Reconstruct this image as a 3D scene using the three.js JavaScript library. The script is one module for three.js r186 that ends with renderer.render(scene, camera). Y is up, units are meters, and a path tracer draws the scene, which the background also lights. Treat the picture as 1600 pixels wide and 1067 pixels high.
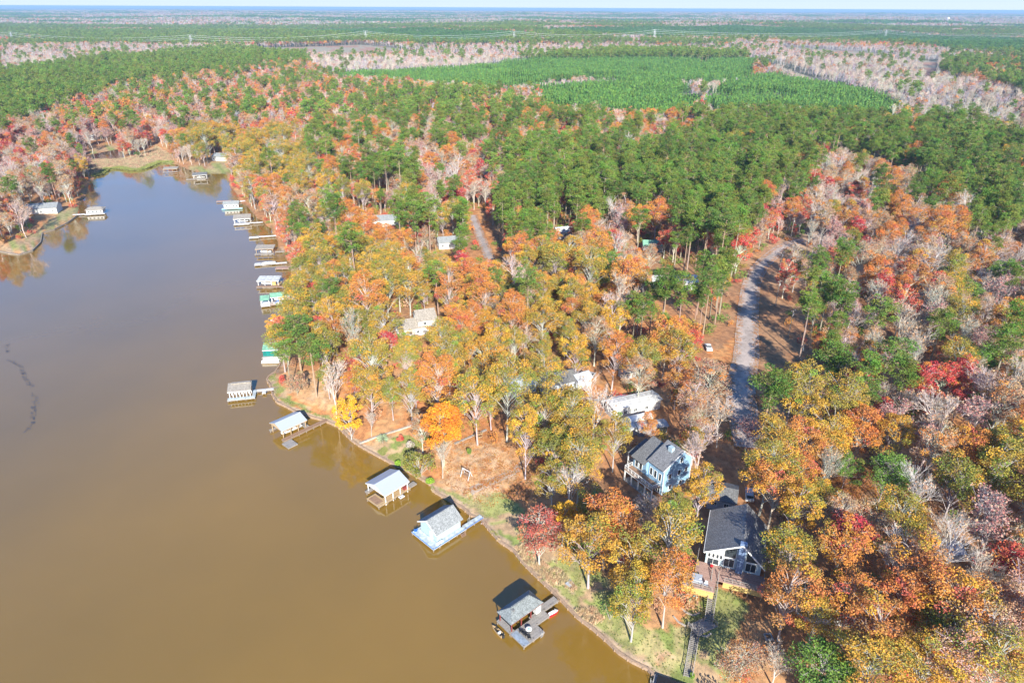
import * as THREE from 'three';

// ---------- camera, sky, sun, exposure ----------
const scene = new THREE.Scene();
const camera = new THREE.PerspectiveCamera(2 * Math.atan(533.5 / 1067) * 180 / Math.PI, 1600 / 1067, 1, 60000);
const EYE = new THREE.Vector3(0, 110, 0);
camera.position.copy(EYE);
camera.rotation.set(-26.05 * Math.PI / 180, 0, 0.28 * Math.PI / 180, 'XYZ');
scene.add(camera);

const renderer = new THREE.WebGLRenderer();
renderer.toneMapping = THREE.LinearToneMapping;
renderer.toneMappingExposure = 1.95;
renderer.shadowMap.enabled = true;

const SUN = new THREE.Vector3(0.19, 0.58, 0.80).normalize();      // behind the camera and a little to its right, 35 degrees up
{
  const W = 256, Hh = 128, a = new Float32Array(W * Hh * 4);
  const hor = [0.42, 0.49, 0.54], mid = [0.09, 0.28, 0.66], zen = [0.035, 0.10, 0.30];
  for (let r = 0; r < Hh; r++) {
    const up = Math.max(0, Math.sin(((r + 0.5) / Hh - 0.5) * Math.PI));
    const k1 = 1 - Math.exp(-up * 9), k2 = Math.min(1, up);
    for (let c = 0; c < W; c++) for (let i = 0; i < 4; i++)
      a[(r * W + c) * 4 + i] = i === 3 ? 1 : (hor[i] + (mid[i] - hor[i]) * k1) * (1 - k2 * k1) + zen[i] * k2 * k1;
  }
  const t = new THREE.DataTexture(a, W, Hh, THREE.RGBAFormat, THREE.FloatType);
  t.mapping = THREE.EquirectangularReflectionMapping; t.magFilter = THREE.LinearFilter; t.needsUpdate = true;
  scene.background = t; scene.environment = t;
}
const sun = new THREE.DirectionalLight(new THREE.Color().setRGB(1, 0.95, 0.84), 5);
sun.position.copy(SUN).multiplyScalar(600); sun.target.position.set(0, 0, -180);
sun.castShadow = true;
Object.assign(sun.shadow.camera, { left: -320, right: 320, top: 320, bottom: -320, near: 1, far: 1600 });
sun.shadow.mapSize.set(4096, 4096);
scene.add(sun, sun.target);
scene.fog = new THREE.FogExp2(new THREE.Color().setRGB(0.44, 0.70, 1.0), 0.000072);

// ---------- helpers ----------
function rngOf(seed) { let s = seed >>> 0; return () => { s = (s + 0x6D2B79F5) | 0; let t = Math.imul(s ^ (s >>> 15), 1 | s); t = (t + Math.imul(t ^ (t >>> 7), 61 | t)) ^ t; return ((t ^ (t >>> 14)) >>> 0) / 4294967296; }; }
const lerp = (a, b, t) => a + (b - a) * t, clamp = (x, a = 0, b = 1) => Math.min(b, Math.max(a, x));
const smooth = (a, b, x) => { const t = clamp((x - a) / (b - a)); return t * t * (3 - 2 * t); };
function hash2(i, j) { let h = Math.imul(i, 374761393) + Math.imul(j, 668265263); h = Math.imul(h ^ (h >>> 13), 1274126177); return ((h ^ (h >>> 16)) >>> 0) / 4294967296; }
function vnoise(x, y) {
  const i = Math.floor(x), j = Math.floor(y), fx = x - i, fy = y - j, u = fx * fx * (3 - 2 * fx), v = fy * fy * (3 - 2 * fy);
  return lerp(lerp(hash2(i, j), hash2(i + 1, j), u), lerp(hash2(i, j + 1), hash2(i + 1, j + 1), u), v);
}
function fbm(x, y, o = 4) { let s = 0, a = 0.5, n = 0; for (let k = 0; k < o; k++) { s += a * vnoise(x, y); n += a; a *= 0.5; x = x * 2.03 + 17.3; y = y * 2.03 + 9.1; } return s / n; }
const V = (x, y, z) => new THREE.Vector3(x, y, z);

// a builder that collects faces; mesh() turns them into ONE named mesh, uv in metres along each face
class GB {
  constructor() { this.p = []; this.c = []; this.col = null; }
  color(r, g, b) { this.col = [r, g, b]; return this; }
  tri(a, b, c) { this.p.push(a.x, a.y, a.z, b.x, b.y, b.z, c.x, c.y, c.z); if (this.col) for (let k = 0; k < 3; k++) this.c.push(...this.col); return this; }
  quad(a, b, c, d) { return this.tri(a, b, c).tri(a, c, d); }
  poly(l) { for (let k = 1; k < l.length - 1; k++) this.tri(l[0], l[k], l[k + 1]); return this; }
  prism(l, dir) {                                   // an outline pushed along dir: both ends and the sides
    const m = l.map((q) => q.clone().add(dir)), n = l.length;
    this.poly([...l].reverse()); this.poly(m);
    for (let k = 0; k < n; k++) this.quad(l[k], l[(k + 1) % n], m[(k + 1) % n], m[k]);
    return this;
  }
  box(x0, x1, y0, y1, z0, z1) { return this.prism([V(x0, y0, z0), V(x1, y0, z0), V(x1, y0, z1), V(x0, y0, z1)].reverse(), V(0, y1 - y0, 0)); }
  slab(l, t) { return this.prism(l, V(0, t, 0)); }
  beam(a, b, w, h) {                                // a bar of w by h between two points
    const d = b.clone().sub(a).normalize(), s = Math.abs(d.y) > 0.95 ? V(1, 0, 0) : V(0, 1, 0).cross(d).normalize(), u = d.clone().cross(s).normalize();
    const q = (i, j) => a.clone().addScaledVector(s, i * w / 2).addScaledVector(u, j * h / 2);
    return this.prism([q(-1, -1), q(1, -1), q(1, 1), q(-1, 1)], b.clone().sub(a));
  }
  tube(a, b, r0, r1, n = 6, cap = false) {
    const d = b.clone().sub(a).normalize(), s = (Math.abs(d.y) > 0.9 ? V(1, 0, 0) : V(0, 1, 0)).cross(d).normalize(), u = d.clone().cross(s);
    const ring = (o, r) => Array.from({ length: n }, (_, k) => { const t = k / n * Math.PI * 2; return o.clone().addScaledVector(s, Math.cos(t) * r).addScaledVector(u, Math.sin(t) * r); });
    const A = ring(a, r0), B = ring(b, r1);
    for (let k = 0; k < n; k++) { const m = (k + 1) % n; this.quad(A[k], A[m], B[m], B[k]); }
    if (cap) { this.poly([...A].reverse()); this.poly(B); }
    return this;
  }
  dome(o, rx, ry, rz, n = 10, m = 5) {
    const q = (i, j) => { const t = i / n * Math.PI * 2, f = j / m * Math.PI - Math.PI / 2; return V(o.x + Math.cos(t) * Math.cos(f) * rx, o.y + Math.sin(f) * ry, o.z + Math.sin(t) * Math.cos(f) * rz); };
    for (let i = 0; i < n; i++) for (let j = 0; j < m; j++) { if (j === 0) this.tri(q(i, 0), q(i, 1), q(i + 1, 1)); else if (j === m - 1) this.tri(q(i, j), q(i, m), q(i + 1, j)); else this.quad(q(i, j), q(i, j + 1), q(i + 1, j + 1), q(i + 1, j)); }
    return this;
  }
  geometry(uv = true) {
    const g = new THREE.BufferGeometry(), p = new Float32Array(this.p);
    g.setAttribute('position', new THREE.BufferAttribute(p, 3));
    if (this.c.length) g.setAttribute('color', new THREE.BufferAttribute(new Float32Array(this.c), 3));
    if (uv) {
      const w = new Float32Array(p.length / 3 * 2), a = V(), b = V(), n = V(), t = V(), s = V();
      for (let k = 0; k < p.length; k += 9) {
        a.set(p[k + 3] - p[k], p[k + 4] - p[k + 1], p[k + 5] - p[k + 2]); b.set(p[k + 6] - p[k], p[k + 7] - p[k + 1], p[k + 8] - p[k + 2]);
        n.crossVectors(a, b).normalize(); t.set(n.z, 0, -n.x); if (t.length() < 0.05) t.set(1, 0, 0); t.normalize(); s.crossVectors(n, t);
        for (let v = 0; v < 3; v++) { const o = k + v * 3; w[o / 3 * 2] = p[o] * t.x + p[o + 1] * t.y + p[o + 2] * t.z; w[o / 3 * 2 + 1] = p[o] * s.x + p[o + 1] * s.y + p[o + 2] * s.z; }
      }
      g.setAttribute('uv', new THREE.BufferAttribute(w, 2));
    }
    return g;
  }
  mesh(name, material, parent) { return meshOf(name, this.geometry(), material, parent); }
}
const used = new Map();
function numbered(name) { const n = used.get(name) ?? 0; used.set(name, n + 1); return n ? name + '_' + String(n).padStart(3, '0') : name; }
function meshOf(name, g, material, parent) {
  const m = new THREE.Mesh(g, material); m.castShadow = m.receiveShadow = true;
  m.name = parent && parent !== scene ? name : numbered(name); (parent ?? scene).add(m); return m;
}
function tag(o, label, category, group, kind) {
  if (label) o.userData.label = label; if (category) o.userData.category = category;
  if (group) o.userData.group = group; if (kind) o.userData.kind = kind; return o;
}
function thing(name, label, category, [x, y, z] = [0, 0, 0], turn = 0, group) {
  const o = new THREE.Group(); o.name = numbered(name); o.position.set(x, y, z); o.rotation.y = turn; scene.add(o);
  return tag(o, label, category, group);
}

// ---------- textures and materials (colour and grain only) ----------
function tex(size, fn, metres, srgb = true) {
  const a = new Uint8Array(size * size * 4);
  for (let j = 0; j < size; j++) for (let i = 0; i < size; i++) { const v = fn(i / size, j / size), o = (j * size + i) * 4; for (let k = 0; k < 3; k++) a[o + k] = clamp(Array.isArray(v) ? v[k] : v) * 255; a[o + 3] = 255; }
  const t = new THREE.DataTexture(a, size, size); t.wrapS = t.wrapT = THREE.RepeatWrapping; t.magFilter = THREE.LinearFilter; t.minFilter = THREE.LinearMipmapLinearFilter;
  if (srgb) t.colorSpace = THREE.SRGBColorSpace; t.repeat.set(1 / metres, 1 / metres); t.needsUpdate = true; return t;
}
function tnoise(u, v, f, seed = 0) {               // noise that tiles over 0..1
  const x = u * f, y = v * f, i = Math.floor(x), j = Math.floor(y), a = x - i, b = y - j, p = a * a * (3 - 2 * a), q = b * b * (3 - 2 * b), m = (k) => ((k % f) + f) % f;
  return lerp(lerp(hash2(m(i) + seed, m(j)), hash2(m(i + 1) + seed, m(j)), p), lerp(hash2(m(i) + seed, m(j + 1)), hash2(m(i + 1) + seed, m(j + 1)), p), q);
}
const tfbm = (u, v, f, o = 4, seed = 0) => { let s = 0, a = 0.5, n = 0; for (let k = 0; k < o; k++) { s += a * tnoise(u, v, f, seed + k * 71); n += a; a *= 0.55; f *= 2; } return s / n; };
const T = {
  mottle: tex(256, (u, v) => 0.92 + 0.42 * (tfbm(u, v, 8, 5) - 0.5), 3),
  grain: tex(256, (u, v) => 0.70 + 0.5 * (0.6 * tnoise(u, v, 64, 5) + 0.4 * tnoise(u * 1, v, 16, 9)) - (((v * 16) % 1) < 0.12 ? 0.14 : 0) + 0.14 * (hash2(Math.floor(v * 16), 7) - 0.5), 2.4),
  shingle: tex(256, (u, v) => 0.62 + 0.45 * hash2(Math.floor(u * 32 + (Math.floor(v * 24) % 2) * 0.5), Math.floor(v * 24)) * 0.7 + 0.16 * tfbm(u, v, 8, 4, 3) - (((v * 24) % 1) < 0.15 ? 0.08 : 0), 4),
  lap: tex(256, (u, v) => 0.9 - (((v * 12) % 1) < 0.12 ? 0.2 : 0) + 0.1 * (tfbm(u, v, 8, 4, 2) - 0.5), 2),
  ground: tex(1024, (u, v) => { const n = tfbm(u, v, 12, 6, 4), f = tnoise(u, v, 512, 11), l = tnoise(u, v, 128, 23); return [0.60 + 0.5 * (n - 0.5) + 0.34 * (f - 0.5) + 0.22 * (l - 0.5), 0.60 + 0.5 * (n - 0.5) + 0.32 * (f - 0.5) + 0.16 * (l - 0.5), 0.60 + 0.46 * (n - 0.5) + 0.28 * (f - 0.5) + 0.12 * (l - 0.5)].map((x) => x + 0.29); }, 14),
  asphalt: tex(1024, (u, v) => 0.9 + 0.4 * (tfbm(u, v, 6, 6, 8) - 0.5) + 0.2 * (tnoise(u, v, 256, 3) - 0.5) - (Math.abs(tfbm(u, v, 5, 5, 40) - 0.5) < 0.010 ? 0.35 : 0), 16),
};
function mat(r, g, b, rough = 0.85, map, o = {}) { const m = new THREE.MeshStandardMaterial({ roughness: rough, map: map ?? null, ...o }); m.color.setRGB(r, g, b); return m; }
const M = {
  deckGrey: mat(0.36, 0.33, 0.30, 0.9, T.grain), deckBrown: mat(0.36, 0.22, 0.14, 0.9, T.grain), deckWhite: mat(0.82, 0.84, 0.86, 0.7, T.mottle), deckBlue: mat(0.58, 0.66, 0.70, 0.75, T.mottle),
  deckTan: mat(0.55, 0.38, 0.20, 0.85, T.grain), deckPink: mat(0.48, 0.30, 0.24, 0.9, T.grain), pile: mat(0.30, 0.25, 0.20, 0.9, T.grain), postWhite: mat(0.80, 0.80, 0.78, 0.7), postTan: mat(0.55, 0.40, 0.24, 0.85, T.grain),
  slate: mat(0.30, 0.33, 0.33, 0.9, T.shingle), greyShingle: mat(0.40, 0.42, 0.42, 0.9, T.shingle), darkShingle: mat(0.27, 0.27, 0.28, 0.9, T.shingle), midShingle: mat(0.22, 0.22, 0.22, 0.9, T.shingle), tanShingle: mat(0.46, 0.41, 0.35, 0.9, T.shingle),
  metalRoof: mat(0.46, 0.50, 0.56, 0.5, null, { metalness: 0.15 }), mint: mat(0.22, 0.46, 0.32, 0.6, T.mottle), green: mat(0.05, 0.15, 0.12, 0.7, T.mottle), teal: mat(0.0, 0.22, 0.20, 0.7, T.mottle), whiteRoof: mat(0.64, 0.65, 0.64, 0.6, T.mottle),
  blueSide: mat(0.34, 0.57, 0.80, 0.75, T.lap), paleBlue: mat(0.52, 0.68, 0.76, 0.75, T.lap), whiteSide: mat(0.76, 0.76, 0.74, 0.75, T.lap), greySide: mat(0.42, 0.44, 0.46, 0.8, T.lap), tanSide: mat(0.56, 0.46, 0.36, 0.8, T.lap), slateBlue: mat(0.20, 0.30, 0.50, 0.75, T.lap), coolGrey: mat(0.55, 0.60, 0.66, 0.8, T.lap),
  trim: mat(0.82, 0.82, 0.80, 0.6), glass: mat(0.04, 0.05, 0.06, 0.08), dark: mat(0.03, 0.03, 0.03, 0.8), red: mat(0.55, 0.02, 0.03, 0.35), redWood: mat(0.28, 0.05, 0.04, 0.8, T.grain), blue: mat(0.06, 0.22, 0.62, 0.5), boatWhite: mat(0.82, 0.82, 0.80, 0.3), plasticGreen: mat(0.03, 0.35, 0.20, 0.5),
  yellowWood: mat(0.66, 0.46, 0.16, 0.8, T.grain), brick: mat(0.42, 0.22, 0.15, 0.9, T.mottle), concrete: mat(0.46, 0.44, 0.41, 0.9, T.mottle), seawall: mat(0.46, 0.32, 0.22, 0.9, T.grain), stone: mat(0.50, 0.44, 0.38, 0.9, T.mottle),
  steel: mat(0.55, 0.56, 0.58, 0.5, null, { metalness: 0.3 }), wire: mat(0.75, 0.75, 0.75, 0.5), poleWood: mat(0.34, 0.29, 0.24, 0.9, T.grain), black: mat(0.012, 0.012, 0.014, 0.6), aqua: mat(0.25, 0.62, 0.70, 0.5), debris: mat(0.055, 0.06, 0.08, 0.9),
};
// ---------- surveying: where the sight line of a photograph's pixel meets the land ----------
camera.updateMatrixWorld(true);
const Q = camera.quaternion.clone();
function sight(px, py) { return V((px - 800) / 1067, -(py - 533.5) / 1067, -1).applyQuaternion(Q); }
function level(px, py, y = 0) { const r = sight(px, py), t = (y - EYE.y) / r.y; return [r.x * t, -r.z * t]; }     // [east, ahead]
const SHORE = [[1240, 1240], [1090, 1100], [1045, 1070], [1022, 1058.7], [1013, 1048], [988, 1036], [967, 1022], [948.6, 1003.6], [927, 985], [902.6, 966.8], [881, 944], [866, 928.5], [835, 899], [817, 881], [803, 862.6], [780, 847], [765, 830], [752, 813], [737, 808], [723, 795], [694, 779], [676, 768], [675, 760], [655, 748], [635, 736], [613, 726], [588, 712.6], [563.5, 699], [550, 690], [527, 667], [506, 658.4], [480.6, 651.4], [461, 644.3], [447, 636.6], [433, 630.3], [425.7, 619], [423, 606], [416.6, 595], [420, 589.5], [430, 582.5], [437, 572], [442, 556], [446, 535], [449, 515], [452, 495], [457, 480], [459, 470], [457, 455], [455, 442], [454, 429], [454, 416], [446, 405.5], [440, 395], [436, 384.5], [428.4, 367.4], [420.5, 354.3], [405, 343.8], [393, 330.7], [381, 320.8], [372, 314], [370, 304], [362, 296], [357, 288], [354, 273], [325.5, 273], [304.5, 269], [283.5, 261], [265, 254.8], [252, 254.8], [225.7, 265.3], [204.7, 268], [183.7, 264], [170.6, 265.3], [160, 274.5], [149.6, 275.8], [139, 285], [134, 303], [122, 323], [120.7, 337.5], [105, 349], [84, 359.8], [65.6, 365], [63, 379.5], [50, 392.6], [29, 399], [13, 396.5], [0, 394], [-70, 384], [-170, 372], [-340, 384], [-600, 400]]
  .map(([x, y]) => level(x, y, 0));
SHORE.push([-900, 120], [-900, -400], [120, -400], [70, 20]);
const POND = [[131, 247], [140, 241], [160, 237], [182, 233], [193, 239], [192, 246], [165, 249], [138, 250]].map(([x, y]) => level(x, y, 1.5));
const REEDS = [[135, 262], [140, 250], [175, 250], [200, 248], [225, 238], [245, 230], [262, 240], [270, 254], [252, 256], [226, 265], [204, 268], [184, 264], [160, 272], [145, 276]].map(([x, y]) => level(x, y, 0.7));
function inside(poly, x, d) { let r = false; for (let i = 0, j = poly.length - 1; i < poly.length; j = i++) { const a = poly[i], b = poly[j]; if ((a[1] > d) !== (b[1] > d) && x < (b[0] - a[0]) * (d - a[1]) / (b[1] - a[1]) + a[0]) r = !r; } return r; }
function edge(poly, x, d) { let m = 1e12; for (let i = 0, j = poly.length - 1; i < poly.length; j = i++) { const ax = poly[j][0], ad = poly[j][1], bx = poly[i][0] - ax, bd = poly[i][1] - ad, t = clamp(((x - ax) * bx + (d - ad) * bd) / (bx * bx + bd * bd)), ex = x - ax - bx * t, ed = d - ad - bd * t, q = ex * ex + ed * ed; if (q < m) m = q; } return Math.sqrt(m); }
function fromWater(x, d) {                         // metres from the waterline, negative in the lake
  if (d > 1100 || x > 500) return 400;
  const s = edge(SHORE, x, d); return inside(SHORE, x, d) ? -s : s;
}
function heightWith(x, d, s) {
  if (s < 0) return Math.max(-2.5, -0.35 + s * 0.4);
  const A = lerp(3.2, 8.2, smooth(-190, -60, x)) * lerp(1, 0.55, smooth(330, 480, d) * (1 - smooth(-140, 0, x)));
  let h = 0.42 + Math.min(s, 1) * 0.25 + A * (1 - Math.exp(-s / 25)) * smooth(0, 6, s);
  h += (fbm(x / 190 + 3, d / 190 + 8, 3) - 0.5) * 9 * smooth(40, 220, s);
  if (d > 700) h += (fbm(x / 1300 + 5, d / 900 + 2, 3) - 0.45) * 44 * smooth(700, 2600, d) + (fbm(x / 6200 + 1, d / 3600 + 4, 3) - 0.42) * 60 * smooth(5000, 16000, d);
  if (d > 350 && d < 700 && x < -220 && x > -420) { const e = inside(POND, x, d) ? -edge(POND, x, d) : edge(POND, x, d); h = lerp(1.1, h, smooth(8, 45, e)); if (e < 4) h = Math.min(h, 1.3 + e * 0.3); }
  if (d > 400 && d < 620 && x < -190 && x > -420 && (inside(REEDS, x, d) || edge(REEDS, x, d) < 12)) h = lerp(0.55 + 0.5 * vnoise(x / 7, d / 7), h, inside(REEDS, x, d) ? 0 : smooth(0, 12, edge(REEDS, x, d)));
  return h;
}
const height = (x, d) => heightWith(x, d, fromWater(x, d));
function ground(px, py, up = 0) {                  // [east, ahead] of the land seen at that pixel, or of what stands `up` metres above it
  let y = 6 + up, q;
  for (let k = 0; k < 8; k++) { q = level(px, py, y); if (!(q[1] > 0 && q[1] < 40000)) return [q[0], 40000]; y = lerp(y, height(q[0], q[1]) + up, 0.8); }
  return q;
}
const area = (up, l) => { const p = l.map(([x, y]) => ground(x, y, up)), xs = p.map((q) => q[0]), ds = p.map((q) => q[1]); p.box = [Math.min(...xs), Math.max(...xs), Math.min(...ds), Math.max(...ds)]; return p; };
const within = (p, x, d) => x > p.box[0] && x < p.box[1] && d > p.box[2] && d < p.box[3] && inside(p, x, d);
const at = ([x, d], up = 0) => [x, height(x, d) + up, -d];

// open ground, by what covers it
const LAWNS = [
  area(0, [[676, 764], [780, 768], [822, 800], [862, 846], [908, 872], [955, 902], [980, 950], [1010, 985], [1060, 975], [1100, 920], [1130, 920], [1165, 940], [1150, 990], [1140, 1067], [1135, 1100], [1045, 1075], [1013, 1050], [927, 985], [866, 928], [803, 862], [752, 813], [700, 782]]),
  area(0, [[563, 697], [590, 690], [640, 680], [662, 695], [655, 720], [635, 735], [588, 712]]),
  area(0, [[416, 595], [430, 583], [437, 600], [450, 625], [480, 640], [520, 655], [506, 659], [447, 636], [425, 618]]),
  area(0, [[0, 382], [40, 372], [70, 350], [95, 328], [122, 325], [120, 338], [84, 360], [66, 365], [63, 380], [29, 399], [0, 394]]),
  area(0, [[285, 258], [320, 262], [345, 245], [370, 248], [368, 262], [354, 273], [325, 273], [304, 269]]),
  area(0, [[136, 240], [150, 232], [185, 226], [190, 232], [160, 237]]),
];
const STRAW = area(0, [[806, 855], [830, 850], [870, 880], [905, 925], [945, 970], [925, 983], [900, 963], [866, 927], [835, 897], [812, 872]]);
const DIRT = [
  area(0, [[690, 748], [698, 712], [722, 690], [760, 688], [800, 705], [812, 735], [795, 762], [740, 775], [700, 770]]),
  area(0, [[1340, 770], [1372, 760], [1368, 800], [1350, 805]]), area(0, [[1060, 1020], [1040, 1040], [1035, 1020], [1050, 1005]]),
  area(0, [[440, 595], [470, 580], [520, 610], [530, 650], [480, 638], [450, 618]]),
];
const CLAY = [
  area(0, [[1106, 556], [1150, 527], [1160, 536], [1148, 562], [1132, 592]]), area(0, [[1155, 470], [1182, 400], [1190, 400], [1165, 470], [1160, 510], [1150, 512]]), area(0, [[940, 590], [1000, 570], [1035, 590], [960, 625], [925, 620]]),
  area(0, [[740, 330], [750, 340], [790, 410], [778, 415], [735, 345]]),
];
const CUTOVER = [
  area(0, [[1175, 90], [1260, 118], [1340, 138], [1320, 142], [1220, 120], [1170, 100]]), area(0, [[1400, 172], [1480, 176], [1600, 192], [1600, 212], [1500, 200], [1420, 188]]), area(0, [[1436, 95], [1466, 95], [1462, 130], [1440, 136]]),
  area(0, [[395, 76], [560, 70], [610, 74], [640, 82], [560, 90], [420, 90]]), area(0, [[1215, 72], [1340, 80], [1420, 92], [1330, 92], [1230, 82]]),
];
const boxed = (p) => { const xs = p.map((q) => q[0]), ds = p.map((q) => q[1]); p.box = [Math.min(...xs), Math.max(...xs), Math.min(...ds), Math.max(...ds)]; return p; };
const MARSH = boxed(REEDS); boxed(POND);
const RIDEWAY = area(0, [[1178, 440], [1200, 412], [1214, 402], [1222, 470], [1238, 560], [1276, 650], [1250, 660], [1192, 600], [1180, 540], [1176, 480]]);
function groundColour(x, d, s) {
  const n = fbm(x / 9, d / 9, 4), f = fbm(x / 2.2 + 40, d / 2.2, 3), w = fbm(x / 40 + 11, d / 40, 3);
  let c = n < 0.5 ? [0.60, 0.265, 0.10] : [0.64, 0.345, 0.155];
  c = c.map((v, i) => lerp(v, [0.36, 0.19, 0.10][i], smooth(0.45, 0.7, w) * 0.6));
  // away from the lake the oak litter gives way to tan field litter and, under the pines, to green undergrowth
  if (s > 140) { const g = fbm(x / 260, d / 260, 4), up = pineland(x, d) > 0.5 ? [0.13, 0.13, 0.07] : g < 0.5 ? [0.34, 0.28, 0.22] : [0.40, 0.33, 0.26]; const k = smooth(140, 330, s); c = c.map((v, i) => lerp(v, up[i], k)); }
  if (s < 0) return [0.20, 0.14, 0.07];
  if (d < 900) {
    for (const l of LAWNS) if (within(l, x + (n - 0.5) * 4, d + (f - 0.5) * 4)) { c = f * 0.5 + n * 0.7 > 0.62 ? [0.46, 0.39, 0.17] : [0.36, 0.36, 0.12]; if (fbm(x / 5 + 70, d / 5, 3) > 0.58) c = [0.54, 0.36, 0.20]; if (fbm(x / 6 + 20, d / 6 + 50, 3) < 0.36) c = [0.26, 0.31, 0.08]; }
    for (const l of DIRT) if (within(l, x + (n - 0.5) * 5, d + (f - 0.5) * 5)) c = f > 0.5 ? [0.66, 0.43, 0.25] : [0.64, 0.37, 0.18];
    for (const l of CLAY) if (within(l, x + (f - 0.5) * 3, d + (n - 0.5) * 3)) c = f > 0.5 ? [0.62, 0.24, 0.075] : [0.66, 0.31, 0.11];
    if (within(STRAW, x + (f - 0.5) * 5, d + (n - 0.5) * 5) && f > 0.42) c = [0.60, 0.45, 0.27];
    if (within(MARSH, x, d)) { const q = fbm(x / 14 + 5, d / 8, 3); c = s < 5 ? [0.30, 0.32, 0.10] : q < 0.44 ? [0.22, 0.15, 0.09] : q < 0.52 ? [0.36, 0.25, 0.16] : [0.46, 0.36, 0.20]; }
    if (s < 1.1 && d < 330) c = [0.50, 0.36, 0.24];
  } else for (const l of CUTOVER) if (within(l, x, d)) { c = fbm(x / 40, d / 40, 3) > 0.52 ? [0.50, 0.27, 0.17] : [0.44, 0.37, 0.25]; }
  return c;
}
function pineland(x, d) { return smooth(0.50, 0.55, fbm(x / 950 + 2.2, d / 360 + 7.7, 4)); }
const landMaterial = mat(1, 1, 1, 0.95, T.ground, { vertexColors: true });
{
  const rows = []; for (let d = 22; d < 250; d += 0.85) rows.push(d); for (let d = 250; d < 46000; d *= 1.021) rows.push(d);
  const N = 420, p = new Float32Array(rows.length * N * 3), c = new Float32Array(p.length), uv = new Float32Array(rows.length * N * 2), idx = new Uint32Array((rows.length - 1) * (N - 1) * 6);
  let o = 0, k = 0;
  for (const d of rows) {
    const w = 0.88 * d + 105;
    for (let i = 0; i < N; i++, o++) {
      const x = (i / (N - 1) * 2 - 1) * w, s = fromWater(x, d), col = groundColour(x, d, s);
      p.set([x, heightWith(x, d, s), -d], o * 3); c.set(col, o * 3); uv.set([x, d], o * 2);
    }
  }
  for (let r = 0; r < rows.length - 1; r++) for (let i = 0; i < N - 1; i++, k += 6) { const a = r * N + i; idx.set([a, a + 1, a + N, a + 1, a + N + 1, a + N], k); }
  const g = new THREE.BufferGeometry();
  g.setAttribute('position', new THREE.BufferAttribute(p, 3)); g.setAttribute('color', new THREE.BufferAttribute(c, 3)); g.setAttribute('uv', new THREE.BufferAttribute(uv, 2)); g.setIndex(new THREE.BufferAttribute(idx, 1)); g.computeVertexNormals();
  tag(meshOf('ground', g, landMaterial), 'wooded ground with leaf litter, lawns and bare clay', null, null, 'structure');
}
// ---------- the lake and the small pond behind the marsh ----------
const waterMap = tex(1024, (u, v) => { const a = tfbm(u, v, 3, 6, 60), b = tfbm(u, v, 10, 5, 90), w = 0.28 * (a - 0.5) + 0.12 * (b - 0.5), k = 0.93 + w; return [k, k * (1.0 - 0.12 * w), k * (1.0 - 0.5 * w)]; }, 420);
const waterRough = tex(512, (u, v) => { const a = tfbm(u, v, 4, 6, 31); return [0, 0.22 + 0.75 * smooth(0.44, 0.62, a), 0]; }, 300, false);
const waterBump = tex(1024, (u, v) => 0.55 * tfbm(u, v, 14, 2, 5) + 0.45 * tfbm(u, v, 90, 3, 12), 40, false);
const water = new THREE.MeshPhysicalMaterial({ map: waterMap, roughness: 0.2, roughnessMap: waterRough, bumpMap: waterBump, bumpScale: 0.016, ior: 1.33, clearcoat: 1, clearcoatRoughness: 0.06 });
water.color.setRGB(0.265, 0.152, 0.024);
{
  const g = new GB(); const R = (a, b, y) => g.quad(V(a[0], y, -a[1]), V(b[0], y, -a[1]), V(b[0], y, -b[1]), V(a[0], y, -b[1]));
  R([-1100, -420], [140, 640], 0);
  const w = g.geometry(false), p = w.attributes.position, uv = new Float32Array(p.count * 2); for (let k = 0; k < p.count; k++) { uv[2 * k] = p.getX(k); uv[2 * k + 1] = -p.getZ(k); } w.setAttribute('uv', new THREE.BufferAttribute(uv, 2));
  tag(meshOf('lake_water', w, water), 'brown lake water', null, null, 'structure');
  const h = new GB(); h.poly(POND.map(([x, d]) => V(x, 1.25, -d)));
  const pw = water.clone(); pw.color.setRGB(0.10, 0.075, 0.045);
  tag(h.mesh('pond_water', pw), 'dark pond water behind the marsh', null, null, 'structure');
}
// ---------- roads ----------
const roadLines = [];
function road(name, label, pts, up, colour, width) {
  const P = pts.map(([x, y]) => ground(x, y, 0)).map(([x, d]) => V(x, 0, -d)), c = new THREE.CatmullRomCurve3(P, false, 'centripetal'), n = Math.ceil(c.getLength() / 1.2), g = new GB(), strip = [];
  for (let k = 0; k <= n; k++) {
    const o = c.getPointAt(k / n), t = c.getTangentAt(k / n), s = V(-t.z, 0, t.x).normalize(), w = (Array.isArray(width) ? width[0] + (width[1] - width[0]) * k / n : width) / 2 + 0.25 * (vnoise(k / 3, 4) - 0.5), row = [];
    for (let j = -2; j <= 2; j++) { const q = o.clone().addScaledVector(s, j / 2 * w); q.y = height(q.x, -q.z) + up; row.push(q); }
    strip.push(row); roadLines.push([o.x, -o.z, w]);
  }
  for (let k = 0; k < n; k++) for (let j = 0; j < 4; j++) g.quad(strip[k][j], strip[k][j + 1], strip[k + 1][j + 1], strip[k + 1][j]);
  const uvg = g.geometry(false), p = uvg.attributes.position, uv = new Float32Array(p.count * 2); for (let k = 0; k < p.count; k++) { uv[2 * k] = p.getX(k); uv[2 * k + 1] = p.getZ(k); } uvg.setAttribute('uv', new THREE.BufferAttribute(uv, 2));
  const m = mat(...colour, 0.95, T.asphalt); m.side = THREE.DoubleSide;
  tag(meshOf(name, uvg, m), label, null, null, 'structure');
}
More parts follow.
